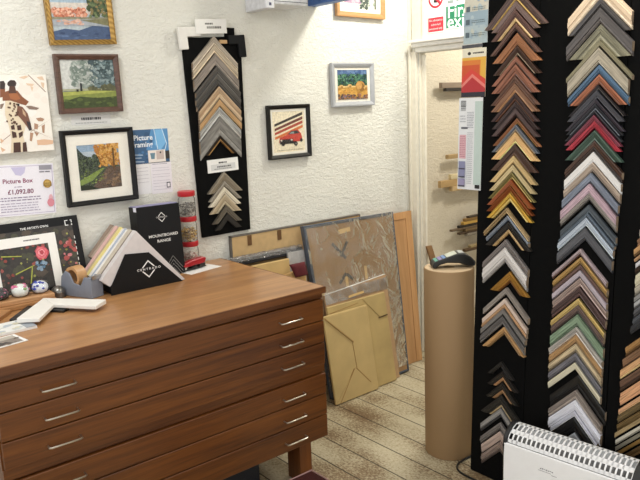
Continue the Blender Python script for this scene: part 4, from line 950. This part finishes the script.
# two kraft parcels
def parcel(label, X, Y, W, H, cr, m):
    t = lean('kraft_parcel', label, 'parcel', X, Y, LEAN, .0135, 'kraft paper parcels')
    MB().box((-W/2, 0, 0), (W/2, .0135, H)).build('wrapping', m, t, bevel=.004)
    cr(t, W, H); return t
def crease(par, pts, w_=.003, y=-.0012, m=None, nm='fold'):
    k = MB()
    for a, b in zip(pts[:-1], pts[1:]):
        a, b = Vector(a), Vector(b); n_ = Vector((-(b-a)[1], (b-a)[0])).normalized()*w_/2
        k.prism([tuple(a-n_), tuple(b-n_), tuple(b+n_), tuple(a+n_)], y, -.0002)
    k.build(nm, m or KD, par)
def flap(par, pts, y, m, nm='flap'): MB().prism(pts, y, -.0002).build(nm, m, par, bevel=.0008)
def cr1(t, W, H):
    flap(t, [(-W/2+.004, H-.006), (W/2-.004, H-.006), (W/2-.105, H-.14), (W/2-.13, H-.165)], -.004, KR)
    flap(t, [(-W/2+.004, .004), (.01, .155), (W/2-.05, .05), (W/2-.004, .004)], -.003, KR)
    crease(t, [(.02, .15), (.015, H-.17)], .004, -.0014)
    crease(t, [(-W/2+.006, H-.012), (W/2-.13, H-.168)], .005, -.005); crease(t, [(-W/2+.03, .006), (.0, .15)], .004, -.0045); crease(t, [(W/2-.05, .052), (.015, .15)], .004, -.0045)
def cr2(t, W, H):
    flap(t, [(W/2-.17, H-.004), (W/2-.004, H-.004), (W/2-.004, H-.12), (W/2-.06, H-.125)], -.003, KR2)
    crease(t, [(W/2-.07, H-.128), (W/2-.004, H-.125)], .006, -.004, mat('5e4a2c', .8)); crease(t, [(-W/2+.01, H-.035), (W/2-.2, H-.02)], .003)
parcel('larger kraft paper parcel behind the front parcel', 2.385, 2.537, .41, .49, cr2, KR2)
parcel('smaller kraft paper parcel at the front of the leaning stack', 2.285, 2.52, .30, .455, cr1, KR)
# plywood board
pw = lean('wooden_board', 'plain wooden board edge behind the large wrapped picture', 'wooden board', 2.70, 2.645, math.atan2(.13, .86), .014)
PLY = wood('plywood', 'a87a4c', 'c89a68', 'z', .6, 1.)
MB().prism([(-.25, 0), (.215, 0), (.275, .875), (-.25, .875)], 0.004, .014).build('panel', PLY, pw)
MB().prism([(.17, 0), (.215, 0), (.275, .875), (.225, .875)], 0, .0038).prism([(-.25, .835), (.2225, .835), (.225, .875), (-.25, .875)], 0, .0038).build('edge_batten', wood('batten_wood', 'b07e4c', 'd0a06c', 'z', .6, 1.), pw, bevel=.001)
# back of a large frame against the wall
fb = thing('framed_board', 'long pale backing board with turn clips flat against the wall', 'framed board', (2.17, 2.818, .0005))
MB().box((-.415, -.020, 0), (.415, -.004, .887)).build('backing', mat('c8a878', .75, var=.03), fb)
MB().box((-.420, -.022, 0), (-.4155, 0, .893)).box((-.42, -.022, .8875), (.42, 0, .894)).box((.4155, -.022, 0), (.42, 0, .8874)).build('frame', mat('6a645c', .5), fb)
for x in (-.315, -.135): MB().box((x-.012, -.0235, .835), (x+.012, -.0205, .885)).build('turn_clip', mat('7a5a3c', .4, .4), fb, bevel=.002)
# dark frame in bubble wrap
df = lean('dark_frame', 'black frame with bubble wrapped top rail between chest and wall', 'frame', 1.985, 2.70, R(4.2), .03)
MB().box((-.28, 0, .755), (.16, .03, .787)).box((-.28, 0, 0), (-.25, .03, .7548)).box((.13, 0, 0), (.16, .03, .7548)).box((-.2498, 0, 0), (.1298, .03, .03)).build('frame', mat('26262a', .3), df, bevel=.004)
bb = MB(); rd = random.Random(5)
vs = []; nx = 44
prf = [(-.002, .77), (-.004, .785), (.002, .795), (.016, .798), (.031, .793), (.033, .775)]
for i in range(nx+1):
    x = -.283 + .446*i/nx
    for y, z in prf: vs.append((x, y + rd.uniform(-.0015, .0015), z + rd.uniform(-.001, .003)))
bb.add(vs, [(i*6+k, i*6+k+1, (i+1)*6+k+1, (i+1)*6+k) for i in range(nx) for k in range(5)])
bb.build('bubble_wrap', clear('bubble_film', 'f4f4f4', gloss=.12, rough=.1, cover=.18, covercol='d8d8d8', wrinkle=1., wscale=60), df)
# kraft sheets and maroon cloth in the gap
k4 = lean('kraft_parcel', 'tall kraft parcel beside the chest, below the black frame', 'parcel', 1.868, 2.664, R(4.2), .02, 'kraft paper parcels')
MB().box((-.165, 0, 0), (.165, .02, .752)).build('wrapping', mat('cbab72', .75, var=.04, scale=8, bump=.15, bscale=14), k4, bevel=.005)
k5 = lean('kraft_parcel', 'short kraft parcel leaning below the maroon cloth', 'parcel', 1.99, 2.625, R(4.2), .02, 'kraft paper parcels')
MB().prism([(-.23, 0), (.11, 0), (.11, .712), (.02, .69), (-.23, .655)], 0, .02).build('wrapping', mat('c6a068', .75, var=.04, scale=8, bump=.15, bscale=14), k5, bevel=.005)
k6 = lean('grey_board', 'pale grey board behind the maroon cloth', 'board', 2.085, 2.682, R(4.2), .012)
MB().box((-.045, 0, 0), (.06, .012, .775)).build('board', mat('b4b2b0', .7), k6)
mc = thing('cloth', 'small maroon cloth draped over the short kraft parcel', 'cloth', (2.05, 2.66, .665), (R(-4.2), 0, 0))
MB().add(film((-.03, .05), (-.06, .035), 0, .07, 0, .006, 2., 8, 8).v, film((-.03, .05), (-.06, .035), 0, .07, 0, .006, 2., 8, 8).f).build('drape', mat('5c1c22', .85, bump=.3), mc, smooth=True).modifiers.new('thick', 'SOLIDIFY').thickness = .006

# ------------------------------------------------------------------ doorway
def sign1(p):
    p.rect('f2f1ee', 0, 0, 1, 1); c = (.5, .66); n = 36
    ring = lambda r0, r1: [[(c[0] + r0*math.cos(a)*1., c[1] + r0*math.sin(a)*p.W/p.H), (c[0] + r1*math.cos(a), c[1] + r1*math.sin(a)*p.W/p.H), (c[0] + r1*math.cos(b), c[1] + r1*math.sin(b)*p.W/p.H), (c[0] + r0*math.cos(b), c[1] + r0*math.sin(b)*p.W/p.H)] for a, b in ((2*math.pi*k/n, 2*math.pi*(k+1)/n) for k in range(n))]
    k_ = p.W/p.H
    p.poly('1d1d1f', [(.36, .66-.2*k_), (.58, .66-.22*k_), (.66, .66), (.62, .66+.26*k_), (.56, .66+.28*k_), (.5, .66+.1*k_), (.4, .66+.02*k_)]); p.group('1d1d1f', [[(.6, .66+.05*k_), (.76, .66+.12*k_), (.74, .66+.2*k_), (.6, .66+.14*k_)], [(.62, .66-.06*k_), (.77, .66-.02*k_), (.76, .66+.06*k_), (.6, .66+.04*k_)]])
    p.group('b8283a', ring(.36, .46)); s_ = .707*.4; d = .05
    p.poly('b8283a', [(.5-s_-d, .66+(s_-d)*k_), (.5-s_+d, .66+(s_+d)*k_), (.5+s_+d, .66-(s_-d)*k_), (.5+s_-d, .66-(s_+d)*k_)])
    p.rect('c23040', .03, .02, .97, .29)
    p.text('f4e8e6', 'No admittance', .0155, .5, .235); p.text('f4e8e6', 'authorised', .0155, .5, .155); p.text('f4e8e6', 'personnel only', .0155, .5, .075)
def sign2(p):
    p.rect('ecefec', 0, 0, 1, 1); p.rect('1f7a55', .02, .02, .98, .72)
    p.text('f4f8f4', 'Fire', .098, .06, .53, align='LEFT', bold=.001); p.text('f4f8f4', 'exit', .098, .06, .2, align='LEFT', bold=.001)
    p.group('8f9a94', [[(.08, .8), (.3, .8), (.3, .9), (.08, .9)], [(.4, .82), (.5, .82), (.5, .98), (.4, .98)]])
def wsign(name, label, Y, Z, W, H, fn):
    t = MB().box((-W/2, -.002, 0), (W/2, 0, H)).build(name, mat('f0f0ee', .4, var=.01))
    single(t, label, 'sign', (XR - .0102, Y, Z), (0, 0, R(-90)))
    p = Pic(W, H, -.0024); fn(p); p.build('print', PRINT, t)
wsign('warning_sign', 'red and white prohibition sign above the doorway', 2.607, 1.852, .114, .27, sign1)
wsign('exit_sign', 'green fire exit sign beside the prohibition sign', 2.45, 1.862, .18, .16, sign2)

# moulding lengths on brackets on the back room wall
def stick(label, x0, y, z, h, col, L=.9, d=.028):
    o = MB().box((0, 0, 0), (L, d, h)).build('moulding_length', mat(col, .45, var=.08, scale=20, stretch=(.3, 1, 1)), bevel=.003)
    single(o, label, 'moulding', (x0, y - d/2, z), None, 'moulding lengths stored in the back room')
PILES = [
 (1.545, 'top', [(0, 'black moulding length under the brown grey one', 3.60, .020, '2e2a28'), (0, 'brown grey moulding length on the top bracket', 3.56, .036, '8a7a6a'), (1, 'pale moulding length behind the black and brown grey ones', 3.70, .05, 'b8946c')]),
 (1.105, 'second', [(0, 'single tan moulding length on the second bracket', 3.62, .028, 'b09468')]),
 (.885, 'third', [(0, 'light oak moulding length under the square ended oak', 3.66, .034, 'c8ac80'), (0, 'bare oak moulding length with a square end', 3.545, .046, 'b89868'), (0, 'cream moulding length above the square ended oak', 3.65, .034, 'd8c8a0'), (1, 'white moulding length behind the square ended oak', 3.70, .07, 'eae4d6')]),
 (.555, 'fourth', [(0, 'silver grey moulding length at the bottom of the fourth pile', 3.82, .02, '8c8478'), (0, 'walnut moulding length above the silver grey one', 3.74, .014, '4c3a2a'), (0, 'bronze moulding length above the walnut one', 3.80, .018, '7a6444'), (0, 'dusty brown moulding length poking out furthest left', 3.66, .014, '6a5844'), (0, 'black moulding length above the dusty brown one', 3.74, .016, '2c2620'), (0, 'bright gold moulding length above the black one', 3.78, .02, 'c8a050'), (0, 'dark gold moulding length above the bright gold one', 3.80, .02, '8a6a3a'), (0, 'thin dark moulding length on top of the gold ones', 3.84, .012, '3c3026'), (1, 'red brown moulding length behind the fourth pile', 3.86, .06, '6a4430')]),
 (.445, 'lowest', [(0, 'dark oak moulding length on the lowest bracket', 3.80, .02, '5c4630'), (0, 'pale gold moulding length on the lowest bracket', 3.86, .018, 'a8946c')])]
for zb, place, rows in PILES:
    zz = [zb, zb]
    for lane, lab, x0, h_, c_ in rows:
        stick(lab + ' in the back room', x0, (3.05, 3.082)[lane], zz[lane] + .0004, h_, c_); zz[lane] += h_ + .0005
    single(MB().box((-.01, -.10, -.02), (.01, 0, 0)).box((-.01, -.012, -.10), (.01, 0, -.0201)).build('shelf_bracket', mat('55504a', .5), bevel=.002), '%s shelf bracket holding moulding lengths in the back room' % place, 'bracket', (4.05, 3.0996, zb), None, 'brackets in the back room')

# brown strip leaning in the doorway
single(MB().prismx([(0, 0), (.0125, 0), (.280, .655), (.2675, .655)], 0, .045).build('wood_offcut', wood('offcut_wood', '6e4e2e', '8c6a42', 'z', .6), bevel=.001), 'brown wood offcut leaning on the door jamb behind the paper roll', 'wood offcut', (3.023, 2.432, 0))

# ------------------------------------------------------------------ kraft paper roll and card terminal
RX, RY = 2.197, 1.842
PAPER = mat('9b7d58', .7, var=.03, scale=3, bump=.03, bscale=30, stretch=(1, 1, .2))
t = thing('paper_roll', 'thick standing roll of brown kraft paper beside the stand', 'paper roll', (RX, RY, 0))
MB().lathe([(.101, 0), (.103, .004), (.103, .812), (.101, .8155)], seg=64).build('paper', PAPER, t, smooth=True)
m = MB()
for r0, r1 in ((.024, .05), (.0508, .074), (.0748, .0985)): m.lathe([(r0, .8158), (r1, .8158), (r1, .8165), (r0, .8165)], seg=48, cap=False)
m.build('roll_end', mat('cdb391', .75, var=.03), t)
MB().lathe([(.015, .8158), (.0235, .8158), (.0235, .8175), (.015, .8175)], seg=32, cap=False).build('core', mat('a88a62', .8), t)
m = MB(); vs = []
for k in range(14):
    an = R(-70) + R(48)*k/13; rr = .1036 + .0009*k/13
    vs += [(rr*math.cos(an), rr*math.sin(an), .002), (rr*math.cos(an), rr*math.sin(an), .813)]
m.add(vs, [(2*k, 2*k+2, 2*k+3, 2*k+1) for k in range(13)]); o = m.build('loose_end', PAPER, t); o.modifiers.new('thick', 'SOLIDIFY').thickness = .0008
t = thing('card_terminal', 'black handheld card payment terminal resting on the paper roll', 'card terminal', (2.212, 1.835, .8185), (0, 0, R(-37)))
MB().prism([(-.088, 0), (-.072, 0), (-.064, .012), (-.03, .021), (.02, .018), (.06, .004), (.086, .004), (.09, .02), (.07, .042), (.045, .056), (.015, .058), (-.082, .026), (-.09, .012)], -.036, .036).build('body', mat('161616', .4), t, bevel=.006, seg=3)
def onslope(a, b, y0, y1, m, nm, h=.0012):
    f = lambda x: .026 + (.058 - .026)*(x + .082)/.097 + .0006
    MB().hexa([(a, y0, f(a)), (b, y0, f(b)), (b, y1, f(b)), (a, y1, f(a))], [(a, y0, f(a)+h), (b, y0, f(b)+h), (b, y1, f(b)+h), (a, y1, f(a)+h)]).build(nm, m, t)
onslope(-.03, .012, -.028, .028, mat('c8ccbe', .3), 'screen')
for i, c_ in enumerate(('6fae9c', 'a094c4', '7a98c8')):
    for k in range(3): onslope(-.078 + i*.016, -.066 + i*.016, -.027 + k*.0185, -.011 + k*.0185, mat(c_, .5), 'key')
MB().box((.02, -.026, .0585), (.042, .026, .0605)).build('paper_slot', mat('b4b8b8', .4), t)

# ------------------------------------------------------------------ leaflets on the edge of the stand
def leaflet(label, Y0, Y1, Z0, Z1, fn, off):
    Y1 -= .019; W, H = Y0 - Y1, Z1 - Z0
    t = MB().box((-W/2, -.0012, 0), (W/2, 0, H)).build('leaflet', mat('eceae6', .45, var=.01))
    single(t, label, 'leaflet', (SO[0] + Z0*math.sin(R(2)) - off, (Y0+Y1)/2 + .013, Z0), SR, 'leaflets hanging from the edge of the black stand')
    p = Pic(W, H, -.0015); fn(p); p.build('print', PRINT, t)
def lf1(p):
    p.rect('aebbb8', 0, 0, 1, 1); p.rect('d8d4c4', 0, .5, 1, .8); p.rect('9fb4c0', 0, .28, 1, .5); p.rect('b4c4c8', 0, .0, 1, .28); p.rect('8a8070', 0, .9, 1, 1); p.dots(['b8c8cc', 'c8ccc0', 'a4b8c4'], 10, .2, .05, .95, .85, .08, .5)
    for v in (.72, .5, .3, .1): p.rect('5a6a72', .1, v, .26, v+.08); p.bars('6a7678', [v+.05, v+.02], .01, .34, .9, int(v*100))
    p.text('f0ece4', 'Mounts', .016, .5, .95)
def lf2(p):
    p.rect('e6b44a', 0, 0, 1, 1); p.rect('ece6d0', 0, .82, 1, 1); p.blob('2a2a26', .3, .9, .07, .035, 12, .1); p.bars('2a2a28', [.89], .03, .45, .9, 4); p.rect('dd8038', .0, .1, .78, .76); p.rect('d0562f', .0, .1, .74, .66)
    p.poly('d8453a', [(0, .1), (0, .4), (.4, .58), (1, .36), (1, .1)]); p.poly('e6847a', [(.0, .26), (.45, .48), (1, .24), (1, .17), (.45, .41), (0, .19)]); p.poly('b83238', [(0, .1), (0, .19), (.45, .40), (1, .16), (1, .1)]); p.rect('2e2c38', 0, 0, 1, .1)
def lf3(p):
    p.rect('e8eaec', 0, 0, 1, 1); p.rect('c2d2cc', .68, .06, 1, .96)
    rd = random.Random(2); z = .86; L = []
    while z < .97: h = rd.choice((.003, .006, .009)); L.append([(.08, z), (.3, z), (.3, z+h), (.08, z+h)]); z += h + .005
    p.group('26262a', L); p.bars('8a8e98', [.84 - .018*k for k in range(10)], .006, .36, .64, 7); p.bars('7a7e88', [.80, .77, .74], .006, .06, .3, 8); p.rect('5a5c66', .12, .665, .4, .685)
    p.rect('e0b4bc', .06, .34, .34, .6); p.bars('a85a6c', [.58 - .02*k for k in range(12)], .005, .08, .32, 9); p.bars('8a8e98', [.62 - .022*k for k in range(26)], .005, .4, .64, 10)
    for v, c in ((.22, '8a8cac'), (.13, '8a8cac'), (.03, '9a94b4')): p.rect(c, .06, v, .34, v+.09); p.rect('4a4858', .06, v, .34, v+.016)
    p.rect('1e1e22', .78, .02, .98, .06)
leaflet('pale blue leaflet with small icons, top left edge of black stand', 1.743, 1.652, 1.697, 1.93, lf1, .0005)
single(MB().box((-.047, -.003, 0), (.047, 0, .012)).build('clip_strip', mat('55565c', .4, .3)), 'dark clip strip between the pale blue and orange leaflets', 'clip', (SO[0] + .0578, 1.713, 1.6825), SR)
leaflet('orange and red leaflet with chevrons on the edge of black stand', 1.747, 1.655, 1.502, 1.680, lf2, .0005)
leaflet('long white price list with barcode hanging below the orange leaflet', 1.757, 1.664, 1.150, 1.500, lf3, .0005)

# ------------------------------------------------------------------ convector heater
ht = thing('convector_heater', 'white convector heater with slotted top in front of the stand', 'heater', (1.95, 1.384, 0), (0, 0, R(-84.2))); ht.scale = (1, 1, .935)
HWT = mat('fcfcfd', .4, var=.01); L0, L1 = .016, .445
prf = [(-.004, .322), (-.001, .333), (.005, .343), (.014, .352), (.027, .361), (.042, .368), (.058, .372), (.070, .372)]
MB().box((L0 - .012, -.012, .045), (L1 + .006, -.004, .318)).build('front_panel', HWT, ht, bevel=.004)
MB().box((L0, .07, .05), (L1, .082, .368)).build('back_panel', HWT, ht, bevel=.003)
MB().box((L0+.004, .008, .10), (L1-.004, .068, .325)).build('element_box', mat('8d8d8c', .5, .3), ht)
def band(x0, x1, i0, i1, th=.003):
    vs = []
    for i in range(i0, i1+1):
        y, z = prf[i]
        ny, nz = (-.8, .6) if i < 3 else ((-.5, .85) if i < 6 else (0, 1))
        vs += [(x0, y, z), (x1, y, z), (x1, y - ny*th*-0 + .0, z - th), (x0, y, z - th)]
    n = i1 - i0; fs = []
    for k in range(n):
        o = 4*k
        for a, b in ((0, 1), (1, 2), (2, 3), (3, 0)): fs.append((o+a, o+b, o+4+b, o+4+a))
    fs += [(0, 1, 2, 3), (4*n, 4*n+3, 4*n+2, 4*n+1)]
    return vs, fs
g = MB(); NS = 25; pt = (L1 - L0) / NS
for k in range(NS + 1): g.add(*band(max(L0, L0 + k*pt - .0028), min(L1, L0 + k*pt + .0028), 0, 7))
for a, b in ((0, 1), (3, 4), (6, 7)): g.add(*band(L0 + .0001, L1 - .0001, a, b, .0034))
g.build('grille', HWT, ht)
for x0, x1 in ((0, .0155), (L1 + .0005, L1 + .032)):
    MB().prismx([(-.006, .07), (.086, .07), (.086, .35), (.076, .375), (.055, .380), (.03, .372), (.008, .356), (-.008, .335), (-.012, .31)], x0, x1).build('end_cap', mat('19191b', .45), ht, bevel=.004, seg=3)
for x in (.06, .37): MB().prismx([(-.05, 0), (.12, 0), (.12, .015), (.075, .05), (-.003, .05), (-.05, .015)], x, x + .03).build('foot', mat('1b1b1c', .5), ht, bevel=.003)
q = MB()
rd = random.Random(4)
for k in range(7): q.box((.145 + k*.007, -.0126, .262 + .001*(k % 3)), (.150 + k*.007, -.0121, .266 + .001*(k % 2)))
q.box((.138, -.0126, .2555), (.185, -.0121, .2568)); q.box((.186, -.0126, .2505), (.205, -.0121, .2518)); q.build('badge', mat('8a8a90', .4), ht)

# cable on the floor
pts = [(2.30, 1.775, .0045), (2.235, 1.735, .0045), (2.17, 1.735, .0045), (2.12, 1.73, .0045), (2.085, 1.705, .0045), (2.07, 1.665, .0045), (2.068, 1.61, .0045), (2.075, 1.52, .0045), (2.088, 1.45, .0045), (2.10, 1.38, .0045)]
P_ = [Vector(q_) for q_ in pts]; sm = []
for i in range(len(P_) - 1):
    p0, p1, p2, p3 = P_[max(i-1, 0)], P_[i], P_[i+1], P_[min(i+2, len(P_)-1)]
    for k in range(6):
        f = k/6; sm.append(.5*((2*p1) + (p2-p0)*f + (2*p0-5*p1+4*p2-p3)*f*f + (3*p1-p0-3*p2+p3)*f**3))
single(MB().tube(sm + [P_[-1]], .004, 8).build('power_cable', mat('141414', .5), smooth=True), 'black power cable curling on the floor around the stand foot', 'cable')
